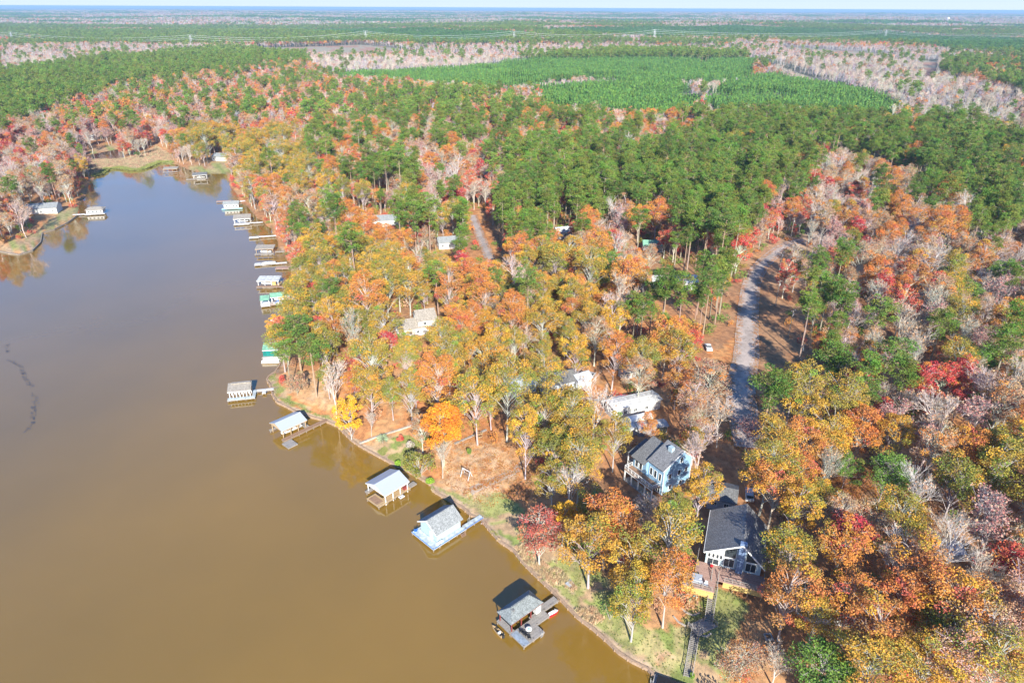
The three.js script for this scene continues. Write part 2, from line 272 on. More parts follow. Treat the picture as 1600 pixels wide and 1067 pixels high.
road('road', 'cracked pale grey asphalt road through the woods', [[1175, 700], [1160, 640], [1158, 600], [1166, 560], [1168, 520], [1170, 480], [1176, 440], [1190, 415], [1206, 400], [1222, 388], [1240, 380], [1262, 376]], 0.10, [0.54, 0.44, 0.38], [8.8, 6.0]);
road('road', 'grey asphalt lane between pines', [[776, 424], [768, 408], [756, 382], [746, 358], [738, 336]], 0.10, [0.48, 0.40, 0.36], 5);
road('driveway', 'pale dirt driveway on the slope above the lawn', [[735, 768], [770, 752], [800, 738], [822, 722]], 0.05, [0.50, 0.40, 0.32], 2.6);
// ---------- trees: a few individuals of each kind are grown, then placed many times ----------
const leafMaterial = new THREE.MeshPhysicalMaterial({ vertexColors: true, roughness: 0.9, side: THREE.DoubleSide, transmission: 0.08, thickness: 0 });
const needleMaterial = new THREE.MeshStandardMaterial({ vertexColors: true, roughness: 0.85, side: THREE.DoubleSide });
const barkMaterial = new THREE.MeshStandardMaterial({ vertexColors: true, roughness: 0.95 });
const PAL = {
  gold: [[0.60, 0.31, 0.025], [0.56, 0.26, 0.025], [0.48, 0.28, 0.035], [0.64, 0.37, 0.035], [0.44, 0.26, 0.04]],
  yellow: [[0.72, 0.42, 0.02], [0.68, 0.36, 0.02], [0.74, 0.48, 0.04]],
  amber: [[0.74, 0.32, 0.015], [0.70, 0.24, 0.015], [0.74, 0.40, 0.02], [0.62, 0.18, 0.015]],
  orange: [[0.60, 0.22, 0.035], [0.54, 0.19, 0.04], [0.50, 0.24, 0.07], [0.64, 0.29, 0.05], [0.42, 0.17, 0.06]],
  olive: [[0.32, 0.25, 0.03], [0.24, 0.225, 0.03], [0.42, 0.29, 0.04], [0.18, 0.195, 0.03], [0.29, 0.255, 0.04]],
  rust: [[0.46, 0.26, 0.14], [0.40, 0.23, 0.13], [0.50, 0.32, 0.18], [0.34, 0.20, 0.12]],
  brick: [[0.42, 0.11, 0.07], [0.47, 0.15, 0.08], [0.36, 0.08, 0.065], [0.50, 0.20, 0.09]],
  red: [[0.56, 0.07, 0.05], [0.52, 0.12, 0.07], [0.44, 0.035, 0.05], [0.60, 0.16, 0.09]],
  pink: [[0.46, 0.26, 0.21], [0.44, 0.18, 0.16], [0.50, 0.34, 0.26], [0.40, 0.15, 0.14]],
  pine: [[0.135, 0.225, 0.03], [0.175, 0.26, 0.03], [0.095, 0.18, 0.03], [0.22, 0.28, 0.04]],
  green: [[0.15, 0.27, 0.03], [0.12, 0.23, 0.03], [0.20, 0.30, 0.04]],
  crop: [[0.095, 0.215, 0.035], [0.13, 0.25, 0.035], [0.08, 0.185, 0.04]],
};
const BARK = { grey: [0.46, 0.42, 0.37], pale: [0.58, 0.54, 0.49], pine: [0.34, 0.25, 0.19], pinkish: [0.47, 0.40, 0.36] };
function dirOf(r) { const z = r() * 2 - 1, t = r() * Math.PI * 2, q = Math.sqrt(1 - z * z); return V(q * Math.cos(t), z, q * Math.sin(t)); }
function leaf(g, o, n, size, r) {
  const a = dirOf(r).cross(n).normalize().multiplyScalar(size), b = n.clone().cross(a).multiplyScalar(0.72);
  const p = [o.clone().add(a), o.clone().add(b), o.clone().sub(a), o.clone().sub(b)];
  g.quad(...p);
}
function shade(g, c, r, spread = 0.22) { const k = 1 + (r() - 0.5) * 2 * spread, h = (r() - 0.5) * 0.14; return g.color(c[0] * k * (1 + h), c[1] * k * (1 - h), c[2] * k); }
function stemOf(g, r, pts, r0, r1, n = 6) { for (let k = 0; k < pts.length - 1; k++) g.tube(pts[k], pts[k + 1], lerp(r0, r1, k / (pts.length - 1)), lerp(r0, r1, (k + 1) / (pts.length - 1)), n); }
// broadleaf: h tall, crown of radius w between base and top, made of clumps at the ends of limbs
function broadleaf(seed, { h, w, base, clumps, leaves, size, colours, bark = BARK.grey, fill = 1, twigs = 0, accent = null }) {
  const r = rngOf(seed), T_ = new GB(), C = new GB(), cy = (base + h) / 2, ry = (h - base) / 2, lean = V((r() - 0.5) * 1.2, 0, (r() - 0.5) * 1.2);
  T_.color(...bark.map((v) => v * (0.9 + r() * 0.2)));
  const tip = V(lean.x, h * 0.80, lean.z), trunk = [V(0, -0.6, 0), V(lean.x * 0.2, base * 0.5, lean.z * 0.3), V(lean.x * 0.5, base + ry * 0.4, lean.z * 0.5), tip];
  const along = (y) => { for (let k = 0; k < 3; k++) if (y <= trunk[k + 1].y) return trunk[k].clone().lerp(trunk[k + 1], (y - trunk[k].y) / (trunk[k + 1].y - trunk[k].y)); return tip.clone(); };
  stemOf(T_, r, trunk, 0.0145 * h, 0.04, 7);
  const own = colours[Math.floor(r() * colours.length)];
  const lobes = Array.from({ length: 5 }, () => dirOf(r)), bulge = lobes.map(() => 0.6 + r() * 0.75);
  for (let k = 0; k < clumps; k++) {
    const d = dirOf(r); if (d.y < -0.55) d.y *= -0.5; d.normalize();
    let q = 1; lobes.forEach((l, i) => { const f = Math.max(0, l.dot(d)); q += (bulge[i] - 1) * f * f; });
    const f = (k % 4 === 0 ? 0.35 + r() * 0.3 : 0.68 + r() * 0.26) * q, prof = d.y > 0 ? 1 : 1 - 0.25 * Math.abs(d.y);
    const o = V(d.x * w * f * prof + lean.x * 0.6, cy + d.y * ry * f, d.z * w * f * prof + lean.z * 0.6), R = w * (0.17 + r() * 0.18);
    const from = along(Math.max(base * 0.75, o.y - (1.4 + r() * 2.5) - Math.hypot(o.x, o.z) * 0.45)), mid = from.clone().lerp(o, 0.5).add(V(0, 0.5 + r() * 0.5, 0));
    T_.tube(from, mid, 0.0042 * h, 0.05, 5); T_.tube(mid, o, 0.05, 0.025, 4);
    for (let t = 0; t < twigs; t++) { const e = o.clone().addScaledVector(dirOf(r), R * 1.05); T_.tube(mid.clone().lerp(o, r()), e, 0.035, 0.018, 3); }
    const tone = own.map((v, i) => lerp(v, colours[Math.floor(r() * colours.length)][i], 0.5)), at_ = accent && r() < 0.26 ? accent[Math.floor(r() * accent.length)].forEach((v, i) => { tone[i] = v; }) : 0, n = Math.round(leaves * fill * (0.7 + r() * 0.6));
    for (let j = 0; j < n; j++) {
      const e = dirOf(r); if (e.y < -0.2 && r() < 0.6) e.y *= -1;
      const u = 0.45 + 0.6 * Math.sqrt(r()), pos = o.clone().add(V(e.x * R * u, e.y * R * u * 0.75, e.z * R * u));
      shade(C, tone, r); leaf(C, pos, e.lerp(dirOf(r), 0.62).normalize(), size * (0.7 + r() * 0.6), r);
    }
  }
  return [T_.geometry(false), C.geometry(false)];
}
// bare tree: forked boughs down to twigs; a few late leaves
function bare(seed, { h, w, base, levels = 5, thick = 1, colours, leaves = 0, size = 0.25, bark = BARK.pale }) {
  const r = rngOf(seed), T_ = new GB(), C = new GB(), tips = [];
  T_.color(...bark.map((v) => v * (0.88 + r() * 0.24)));
  const grow = (o, d, len, rad, lv) => {
    const mid = o.clone().addScaledVector(d, len * 0.5).add(dirOf(r).multiplyScalar(len * 0.06)), e = o.clone().addScaledVector(d, len).add(dirOf(r).multiplyScalar(len * 0.08)), sides = lv > 3 ? 6 : lv > 1 ? 4 : 3;
    T_.tube(o, mid, rad, rad * 0.86, sides); T_.tube(mid, e, rad * 0.86, rad * 0.7, sides);
    if (lv === 0) { tips.push(e); return; }
    const n = lv === levels ? 5 : 3 + (r() < 0.7 ? 1 : 0);
    for (let k = 0; k < n; k++) {
      const side = dirOf(r), dd = d.clone().addScaledVector(side, lv === levels ? w / h * 1.15 : 0.62).add(V(0, 0.16, 0)).normalize(), start = k === 0 ? e : mid.clone().lerp(e, r() * 1.1 - 0.1);
      grow(start, dd, len * (lv === levels ? 0.46 : 0.70) * (0.8 + r() * 0.35), Math.max(0.017 * thick, rad * (k === 0 ? 0.66 : 0.5)), lv - 1);
    }
  };
  grow(V(0, -0.5, 0), V((r() - 0.5) * 0.12, 1, (r() - 0.5) * 0.12).normalize(), h * 0.46, 0.0118 * h, levels);
  if (leaves) {
    const n = Math.min(leaves, 6000);
    for (let k = 0; k < n; k++) { const o = tips[Math.floor(r() * tips.length)].clone().addScaledVector(dirOf(r), r() * 0.55); shade(C, colours[Math.floor(r() * colours.length)], r); leaf(C, o, dirOf(r), size * (0.7 + r() * 0.6), r); }
  }
  return [T_.geometry(false), leaves ? C.geometry(false) : null];
}
// pine: long bole, a domed crown of rounded needle clumps on short boughs
function pine(seed, { h, w, base, clumps, blades, len, wid, colours, bulk = 1 }) {
  const r = rngOf(seed), T_ = new GB(), C = new GB(), lean = V((r() - 0.5) * 0.9, 0, (r() - 0.5) * 0.9), ry = (h - base) / 2, cy = (h + base) / 2;
  T_.color(...BARK.pine.map((v) => v * (0.9 + r() * 0.25)));
  stemOf(T_, r, [V(0, -0.6, 0), V(lean.x * 0.4, h * 0.5, lean.z * 0.5), V(lean.x, h * 0.95, lean.z)], 0.0115 * h, 0.05, 7);
  const own = colours[Math.floor(r() * colours.length)];
  for (let k = 0; k < clumps; k++) {
    const d = dirOf(r); if (d.y < -0.3 && r() < 0.55) d.y *= -1; const f = k % 5 === 0 ? 0.25 + r() * 0.3 : 0.6 + r() * 0.4, wide = d.y < 0 ? 1 - 0.35 * -d.y : 1;
    const o = V(lean.x * 0.8 + d.x * w * f * wide, cy + d.y * ry * f, lean.z * 0.8 + d.z * w * f * wide), R = (0.95 + r() * 0.75) * bulk;
    const from = V(lean.x * 0.8, o.y - Math.hypot(o.x, o.z) * (0.2 + r() * 0.25), lean.z * 0.8); T_.tube(from, o, 0.07, 0.03, 4);
    const tone = own.map((v, i) => lerp(v, colours[Math.floor(r() * colours.length)][i], 0.6));
    for (let j = 0; j < blades; j++) {
      const e = dirOf(r); if (e.y < -0.1 && r() < 0.6) e.y *= -1; const u = R * (0.25 + 0.65 * Math.sqrt(r())), c = o.clone().add(V(e.x * u, e.y * u * 0.72, e.z * u));
      const v = e.lerp(dirOf(r), 0.55).add(V(0, 0.25, 0)).normalize().multiplyScalar(len * (0.65 + r() * 0.7)), s = dirOf(r).cross(v).normalize().multiplyScalar(wid); shade(C, tone, r, 0.3);
      C.tri(c.clone().add(s), c.clone().sub(s), c.clone().add(v)); C.tri(c.clone().addScaledVector(v, 0.3).add(s), c.clone().add(v), c.clone().addScaledVector(v, 0.4).sub(s).addScaledVector(s, -0.8));
    }
  }
  return [T_.geometry(false), C.geometry(false)];
}
// near kinds (metres): [name, label, category, group, leaf material, list of makers]
const near = {}, mid = {}, far = {};
const rep = (n, f) => Array.from({ length: n }, (_, k) => f(k));
function kind(key, name, label, material, n, f, m, q, fr) { near[key] = { name, label, material, shapes: rep(n, f), list: [] }; mid[key] = { shapes: rep(3, m), material, list: [] }; far[key] = { shapes: rep(2, fr), material, list: [] }; void q; }
const BL = (c, o = {}) => [(k) => broadleaf(11 * k + c.length * 97 + (o.s ?? 0), { h: 19 + (k % 3) * 1.4, w: 4.7 + (k % 3) * 0.7, base: 3.2 + (k % 3) * 1.1, clumps: 60, leaves: 130, size: 0.155, colours: c, twigs: 2, ...o }),
  (k) => broadleaf(5 * k + c.length * 31 + 3 + (o.s ?? 0), { h: 18, w: 5.2, base: 3.5, clumps: 34, leaves: 26, size: 0.42, colours: c, ...o, ...(o.mid ?? {}) }), null,
  (k) => broadleaf(3 * k + c.length * 13 + 9 + (o.s ?? 0), { h: 17, w: 5.2, base: 3.5, clumps: 14, leaves: 12, size: 0.95, colours: c, ...o, twigs: 0, ...(o.far ?? {}) })];
kind('gold', 'golden_oak_tree', 'broad oak with golden yellow crown in the woods', leafMaterial, 5, ...BL(PAL.gold, { accent: PAL.olive, s: 100 }));
kind('orange', 'orange_oak_tree', 'broad oak with burnt orange crown in the woods', leafMaterial, 5, ...BL(PAL.orange, { accent: [PAL.gold[0], PAL.olive[2], PAL.red[1]], s: 200 }));
kind('olive', 'olive_oak_tree', 'broad oak turning olive and yellow in the woods', leafMaterial, 5, ...BL(PAL.olive, { accent: [PAL.gold[0], PAL.gold[2], PAL.gold[3], PAL.green[2]], s: 300 }));
kind('rust', 'rusty_oak_tree', 'thinning oak with rusty brown leaves in the woods', leafMaterial, 5, ...BL(PAL.rust, { accent: PAL.orange, s: 400, fill: 0.62, bark: BARK.pale, twigs: 6 }));
kind('red', 'red_maple_tree', 'slender maple with red autumn crown in the woods', leafMaterial, 4, ...BL(PAL.red, { accent: PAL.orange, s: 500, w: 3.9, h: 16, base: 2.4, fill: 0.75, bark: BARK.pale, twigs: 4 }));
kind('green', 'green_broadleaf_tree', 'rounded tree still in bright green leaf', leafMaterial, 3, ...BL(PAL.green, { s: 600, h: 15, w: 4.6, base: 2 }));
kind('pine', 'pine_tree', 'tall pine with tufted green needle crown', needleMaterial, 6,
  (k) => pine(40 + k, { h: 25 + (k % 3) * 1.5, w: 3.9 + (k % 3) * 0.5, base: 13 + (k % 3) * 1.4, clumps: 46, blades: 74, len: 0.5, wid: 0.085, colours: PAL.pine }),
  (k) => pine(70 + k, { h: 25, w: 4.2, base: 13, clumps: 30, blades: 26, len: 0.8, wid: 0.2, colours: PAL.pine, bulk: 1.15 }), null,
  (k) => pine(80 + k, { h: 24, w: 4.4, base: 12, clumps: 14, blades: 14, len: 1.4, wid: 0.5, colours: PAL.pine, bulk: 1.4 }));
kind('bare', 'bare_tree', 'leafless pale grey tree with spreading branches in the woods', leafMaterial, 6,
  (k) => bare(140 + k, { h: 17 + (k % 3) * 1.5, w: 5.5 + (k % 2), base: 6, levels: 5, bark: k % 2 ? BARK.pale : BARK.grey.map((v) => v * 1.15), colours: PAL.rust, leaves: 260 }),
  (k) => bare(170 + k, { h: 17, w: 5.5, base: 6, levels: 4, thick: 2.2, bark: [0.55, 0.52, 0.49], colours: PAL.rust, leaves: 50, size: 0.36 }), null,
  (k) => bare(180 + k, { h: 16, w: 5.5, base: 6, levels: 3, thick: 4.6, bark: [0.52, 0.49, 0.47], colours: PAL.rust, leaves: 16, size: 0.7 }));
kind('pink', 'pinkish_bare_tree', 'nearly leafless tree with pinkish late leaves', leafMaterial, 5,
  (k) => bare(240 + k, { h: 16 + (k % 3) * 1.5, w: 5.2, base: 5, levels: 5, bark: BARK.pinkish, colours: PAL.pink, leaves: 1500, size: 0.2 }),
  (k) => bare(270 + k, { h: 16, w: 5.2, base: 5, levels: 4, thick: 2.2, bark: BARK.pinkish, colours: PAL.pink, leaves: 380, size: 0.42 }), null,
  (k) => bare(280 + k, { h: 15, w: 5.2, base: 5, levels: 3, thick: 4.5, bark: BARK.pinkish, colours: PAL.pink, leaves: 100, size: 0.85 }));
// single specials reuse the builders with their own colours
const special = {
  yellow: rep(2, (k) => broadleaf(801 + k, { h: 17, w: 4.4, base: 2.6, clumps: 54, leaves: 110, size: 0.18, colours: PAL.yellow, twigs: 1 })),
  amber: rep(1, (k) => broadleaf(811 + k, { h: 18, w: 4.6, base: 2.6, clumps: 74, leaves: 125, size: 0.185, colours: PAL.amber, twigs: 1 })),
  crimson: rep(1, (k) => broadleaf(821 + k, { h: 17, w: 4.7, base: 2.6, clumps: 64, leaves: 84, size: 0.17, colours: PAL.brick, twigs: 5, bark: BARK.pale })),
  bush: rep(2, (k) => broadleaf(831 + k, { h: 6, w: 4.2, base: 0.6, clumps: 30, leaves: 80, size: 0.2, colours: k ? PAL.olive : PAL.rust, twigs: 4, fill: 0.8 })),
};
// where woodland of each make-up grows: [outline, spacing in metres, shares]
const MIX = {
  oaks: { orange: 0.22, gold: 0.17, rust: 0.14, olive: 0.21, bare: 0.14, pink: 0.03, red: 0.04, green: 0.05 },
  lakeside: { gold: 0.21, olive: 0.29, orange: 0.17, bare: 0.15, rust: 0.07, red: 0.05, pine: 0.03, green: 0.02 },
  pines: { pine: 0.68, red: 0.08, bare: 0.07, orange: 0.06, rust: 0.06, olive: 0.05 },
  halfpine: { pine: 0.34, red: 0.12, bare: 0.15, orange: 0.12, rust: 0.12, olive: 0.09, pink: 0.06 },
  greypink: { pink: 0.22, bare: 0.29, rust: 0.14, orange: 0.10, red: 0.08, olive: 0.05, pine: 0.09, green: 0.03 },
  redmix: { bare: 0.27, red: 0.16, pink: 0.12, rust: 0.14, orange: 0.10, pine: 0.16, olive: 0.03, gold: 0.02 },
  cove: { olive: 0.55, gold: 0.14, bare: 0.12, rust: 0.08, green: 0.05, red: 0.03, pine: 0.03 },
  leafless: { bare: 0.80, pink: 0.08, rust: 0.06, pine: 0.06 },
  bank: { pink: 0.24, red: 0.24, bare: 0.20, rust: 0.18, gold: 0.04, pine: 0.10 },
  middle: { rust: 0.24, orange: 0.2, bare: 0.14, olive: 0.14, red: 0.08, pine: 0.12, gold: 0.08 },
};
const crops = [
  [[470, 119], [560, 113], [700, 107], [830, 91], [960, 83], [1080, 83], [1165, 92], [1182, 100], [1176, 116], [1120, 127], [1070, 125], [1000, 130], [960, 125], [900, 120], [830, 128], [790, 139], [720, 131], [600, 125]],
  [[838, 137], [950, 129], [1060, 129], [1100, 150], [1080, 168], [1010, 176], [930, 168], [850, 158]], [[1096, 152], [1150, 126], [1205, 114], [1290, 129], [1370, 149], [1408, 168], [1400, 177], [1300, 172], [1190, 163], [1110, 170]],
].map((l) => area(6, l));
const farCrops = [
  [[1475, 86], [1600, 90], [1600, 140], [1530, 130], [1500, 118], [1470, 108]], [[960, 43], [1150, 40], [1330, 48], [1600, 61], [1600, 84], [1480, 76], [1330, 62], [1180, 56], [1040, 58], [830, 51], [860, 45]],
  [[380, 49], [590, 45], [700, 48], [850, 52], [800, 61], [560, 58]], [[640, 60], [800, 60], [770, 67], [650, 68]],
].map((l) => area(8, l));
const zones = [
  ['halfpine', [[860, 190], [1090, 180], [1090, 215], [1000, 240], [900, 225], [830, 240]]], ['halfpine', [[860, 330], [950, 310], [1010, 340], [1000, 385], [900, 395]]], ['redmix', [[640, 225], [770, 235], [800, 290], [740, 320], [660, 290]]], ['redmix', [[1180, 330], [1225, 300], [1260, 330], [1215, 380]]],
  ['pines', [[0, 118], [120, 105], [200, 92], [280, 78], [350, 72], [430, 76], [480, 92], [400, 100], [300, 114], [200, 128], [120, 150], [60, 178], [0, 205]]],
  ['pines', [[1090, 195], [1190, 182], [1260, 176], [1430, 196], [1600, 220], [1600, 300], [1500, 280], [1420, 262], [1330, 238], [1240, 230], [1150, 220]]],
  ['pines', [[790, 250], [900, 200], [1000, 215], [1090, 200], [1250, 230], [1290, 270], [1250, 310], [1215, 345], [1190, 385], [1130, 400], [1010, 380], [930, 350], [860, 385], [790, 375], [765, 330]]],
  ['pines', [[610, 345], [700, 330], [735, 350], [735, 392], [640, 378]]], ['pines', [[970, 440], [1060, 425], [1150, 420], [1160, 470], [1130, 520], [1060, 525], [990, 500]]], ['pines', [[1228, 400], [1270, 410], [1315, 480], [1310, 560], [1262, 605], [1236, 500]]],
  ['pines', [[1440, 285], [1600, 300], [1600, 365], [1500, 365], [1440, 330]]],
  ['halfpine', [[480, 160], [700, 145], [840, 165], [860, 190], [790, 250], [765, 330], [700, 320], [560, 290], [480, 240]]],
  ['cove', [[285, 196], [480, 205], [500, 262], [360, 285], [300, 250]]],
  ['bank', [[-200, 190], [0, 190], [130, 240], [134, 340], [0, 392], [-200, 400]]],
  ['redmix', [[90, 150], [300, 114], [480, 92], [520, 118], [840, 140], [840, 165], [480, 160], [480, 205], [285, 196], [250, 240], [120, 235], [0, 190]]],
  ['leafless', [[0, 66], [300, 66], [640, 66], [1000, 64], [1170, 88], [960, 83], [830, 91], [560, 113], [430, 100], [480, 92], [430, 76], [280, 78], [0, 118]]],
  ['leafless', [[1150, 62], [1600, 84], [1600, 90], [1475, 86], [1470, 108], [1600, 140], [1600, 200], [1430, 190], [1400, 160], [1240, 115], [1180, 95]]],
  ['greypink', [[1250, 285], [1420, 290], [1600, 370], [1700, 640], [1600, 650], [1330, 630], [1300, 480], [1250, 400], [1235, 340]]],
  ['halfpine', [[1060, 175], [1420, 178], [1600, 215], [1430, 196], [1260, 176], [1190, 182], [1090, 195]]],
  ['lakeside', [[430, 400], [560, 370], [760, 390], [1000, 410], [985, 500], [1000, 640], [900, 700], [700, 640], [440, 560]]],
  ['middle', [[360, 280], [500, 250], [760, 300], [770, 400], [560, 372], [450, 400]]],
].map(([k, l]) => [k, area(14, l)]);
function makeUp(x, d) {
  for (const c of crops) if (within(c, x, d)) return 'crop';
  for (const [k, p] of zones) if (within(p, x, d)) return k;
  if (d > 800) { for (const c of farCrops) if (within(c, x, d)) return 'farcrop'; const v = pineland(x, d); return v > 0.5 ? 'pines' : fbm(x / 500, d / 300, 3) > 0.52 ? 'leafless' : 'redmix'; }
  return d < 260 ? 'oaks' : x > 60 ? 'greypink' : 'middle';
}
// sight corridors: nothing tall stands between these buildings and the lake
const keep = [];
function corridor(px, py, up, half) { const [x, d] = ground(px, py, up), y = height(x, d) + up; keep.push({ x, d, y, half, slope: (EYE.y - y) / Math.hypot(x, d) }); }
for (const [px, py, half, up] of [[1018, 735, 8, 4], [1048, 735, 6, 2], [1040, 760, 5, 1], [995, 750, 6, 2], [1010, 770, 5, 0], [960, 725, 4, 0], [1140, 850, 6.5, 3], [1160, 830, 5, 4], [1130, 905, 7, 0], [1085, 990, 5, 0], [995, 630, 7, 1], [1025, 618, 5, 1], [1005, 655, 6, 1], [975, 640, 4, 1], [648, 500, 5, 3], [665, 492, 4, 4], [632, 512, 4, 2], [65, 323, 6, 2], [350, 243, 6, 2], [980, 580, 3, 1], [1130, 770, 3, 1], [1170, 775, 2, 1], [910, 592, 3, 1], [1365, 295, 5, 1], [1050, 437, 4, 0], [600, 340, 8, 1], [560, 335, 5, 1], [1168, 480, 4, 0], [1175, 440, 4, 0], [1172, 460, 4, 0], [1183, 425, 4, 0], [1205, 400, 4, 0], [1166, 520, 5, 0], [1166, 500, 4, 0], [1166, 545, 5, 0], [1160, 570, 5, 0], [1156, 590, 5, 0], [1156, 610, 4, 0], [1216, 390, 3, 0], [756, 385, 3, 0], [766, 404, 3, 0], [1130, 562, 6, 0], [1142, 545, 5, 0], [1122, 575, 4, 0], [1355, 785, 3, 0], [740, 740, 9, 0], [780, 750, 9, 0], [720, 715, 7, 0], [765, 715, 7, 0], [850, 840, 5, 0], [900, 910, 5, 0], [950, 950, 5, 0], [980, 1000, 5, 0], [600, 690, 6, 0]]) corridor(px, py, up, half);
function hides(x, d, top, w) {
  for (const k of keep) { const R = Math.hypot(k.x, k.d), ux = k.x / R, ud = k.d / R, t = (k.x - x) * ux + (k.d - d) * ud; if (t < -1 || t > 45) continue; const off = Math.abs((x - k.x) * -ud + (d - k.d) * ux); if (off < k.half + w * 0.75 && top > k.y + t * k.slope) return true; }
  return false;
}
const clear = [...LAWNS, ...DIRT, ...CLAY, MARSH, POND, RIDEWAY];
function open(x, d, pad = 0) {
  if (d < 900) { for (const c of clear) if (within(c, x, d) || (pad && edge(c, x, d) < pad)) return true; } else for (const c of CUTOVER) if (within(c, x, d)) return true;
  return false;
}
const roadGrid = new Map(); for (const [x, d, w] of roadLines) { const key = Math.floor(x / 8) + ',' + Math.floor(d / 8); (roadGrid.get(key) ?? roadGrid.set(key, []).get(key)).push([x, d, w]); }
function onRoad(x, d, pad) { const i = Math.floor(x / 8), j = Math.floor(d / 8); for (let a = -1; a < 2; a++) for (let b = -1; b < 2; b++) for (const [rx, rd, w] of roadGrid.get((i + a) + ',' + (j + b)) ?? []) if (Math.hypot(rx - x, rd - d) < w + pad) return true; return false; }
const footprints = [];                             // [x, d, radius] of what is built on land
// ---------- things built by people ----------
const rad = (a) => a * Math.PI / 180;
// a thing whose local point `local` is seen at the pixel (px, py); base is the height of its foot, by default that of the land
function anchored(name, label, category, px, py, a, local = [0, 0, 0], base, group) {
  const c = Math.cos(rad(a)), s = Math.sin(rad(a)); let y = base ?? 6, x, d;
  for (let k = 0; k < (base === undefined ? 8 : 1); k++) {
    const q = level(px, py, y + local[1]); x = q[0] - (local[0] * c + local[2] * s); d = q[1] + (-local[0] * s + local[2] * c) ;
    if (base === undefined) y = lerp(y, height(x, d), 0.8);
  }
  const t = thing(name, label, category, [x, y, -d], rad(a), group); return t;
}
const world = (t, x, y, z) => t.localToWorld((t.updateMatrixWorld(true), V(x, y, z)));
function claim(t, x0, x1, z0, z1, pad = 1.5) { for (let x = x0; x <= x1 + 0.1; x += Math.max(1.5, (x1 - x0) / 5)) for (let z = z0; z <= z1 + 0.1; z += Math.max(1.5, (z1 - z0) / 5)) { const w = world(t, x, 0, z); footprints.push([w.x, -w.z, pad]); } }
function gable(g, x0, x1, z0, z1, e, r, zr = (z0 + z1) / 2, t = 0.14, e2 = e) {
  g.slab([V(x0, e, z1), V(x1, e, z1), V(x1, r, zr), V(x0, r, zr)], t); g.slab([V(x0, r, zr), V(x1, r, zr), V(x1, e2, z0), V(x0, e2, z0)], t); return g;
}
function hip(g, x0, x1, z0, z1, e, r, i, t = 0.12) {
  const zr = (z0 + z1) / 2, A = V(x0 + i, r, zr), B = V(x1 - i, r, zr);
  g.slab([V(x0, e, z1), V(x1, e, z1), B, A], t); g.slab([V(x1, e, z0), V(x0, e, z0), A, B], t); g.slab([V(x1, e, z1), V(x1, e, z0), B], t); g.slab([V(x0, e, z0), V(x0, e, z1), A], t); return g;
}
function deck(t, x0, x1, z0, z1, y, m = M.deckGrey, piles = true, name = 'deck') {
  const g = new GB().box(x0, x1, y - 0.14, y, z0, z1).mesh(name, m, t);
  new GB().box(x0 + 0.03, x1 - 0.03, y - 0.36, y - 0.145, z1 - 0.1, z1 - 0.02).box(x0 + 0.02, x0 + 0.1, y - 0.36, y - 0.145, z0 + 0.1, z1 - 0.12).mesh('fascia', M.pile, g);
  if (piles) { const nx = Math.max(2, Math.round((x1 - x0) / 2.6) + 1); for (let k = 0; k < nx; k++) for (const z of z1 - z0 > 2.4 ? [z0 + 0.15, z1 - 0.22] : [z1 - 0.22]) { const x = lerp(x0 + 0.15, x1 - 0.15, k / (nx - 1)); new GB().tube(V(x, -2.4, z), V(x, y + (z > z0 + 0.2 ? 0.12 : -0.15), z), 0.13, 0.13, 7, true).mesh('pile', M.pile, t); } }
  return g;
}
function posts(t, l, y0, y1, m, w = 0.18) { for (const [x, z] of l) new GB().box(x - w / 2, x + w / 2, y0, y1, z - w / 2, z + w / 2).mesh('post', m, t); }
function railing(t, pts, h, m, every = 1.6) {
  const g = new GB();
  for (let k = 0; k < pts.length - 1; k++) {
    const a = pts[k], b = pts[k + 1], n = Math.max(1, Math.round(a.distanceTo(b) / every)), up = (q, y) => q.clone().add(V(0, y, 0));
    g.beam(up(a, h), up(b, h), 0.12, 0.07); g.beam(up(a, h * 0.55), up(b, h * 0.55), 0.05, 0.06); g.beam(up(a, 0.15), up(b, 0.15), 0.05, 0.06);
    for (let j = 0; j <= n; j++) { const q = a.clone().lerp(b, j / n); g.beam(up(q, -0.1), up(q, h), 0.1, 0.1); }
  }
  return g.mesh('railing', m, t);
}
// a framed window on a wall: axis 'z' faces along z, 'x' along x
function window_(t, axis, u0, u1, y0, y1, at_, sign, cols = 2, name = 'window') {
  const q = (u, y, o) => axis === 'z' ? V(u, y, at_ + o * sign) : V(at_ + o * sign, y, u), f = new GB(), B = (a, b, c, d, o0, o1) => f.prism([q(a, c, o0), q(b, c, o0), q(b, d, o0), q(a, d, o0)], q(0, 0, o1).sub(q(0, 0, o0)));
  const w = 0.1; B(u0, u1, y0, y0 + w, 0.005, 0.09); B(u0, u1, y1 - w, y1, 0.005, 0.09); B(u0, u0 + w, y0 + w, y1 - w, 0.005, 0.09); B(u1 - w, u1, y0 + w, y1 - w, 0.005, 0.09);
  for (let k = 1; k < cols; k++) { const u = lerp(u0, u1, k / cols); B(u - 0.035, u + 0.035, y0 + w, y1 - w, 0.005, 0.07); }
  const m = f.mesh(name, M.trim, t);
  for (let k = 0; k < cols; k++) { const a = lerp(u0, u1, k / cols) + 0.04, b = lerp(u0, u1, (k + 1) / cols) - 0.04, p = new GB(); p.prism([q(a, y0 + w, 0.012), q(b, y0 + w, 0.012), q(b, y1 - w, 0.012), q(a, y1 - w, 0.012)], q(0, 0, 0.02).sub(q(0, 0, 0.012))); p.mesh('pane', M.glass, m); }
  return m;
}
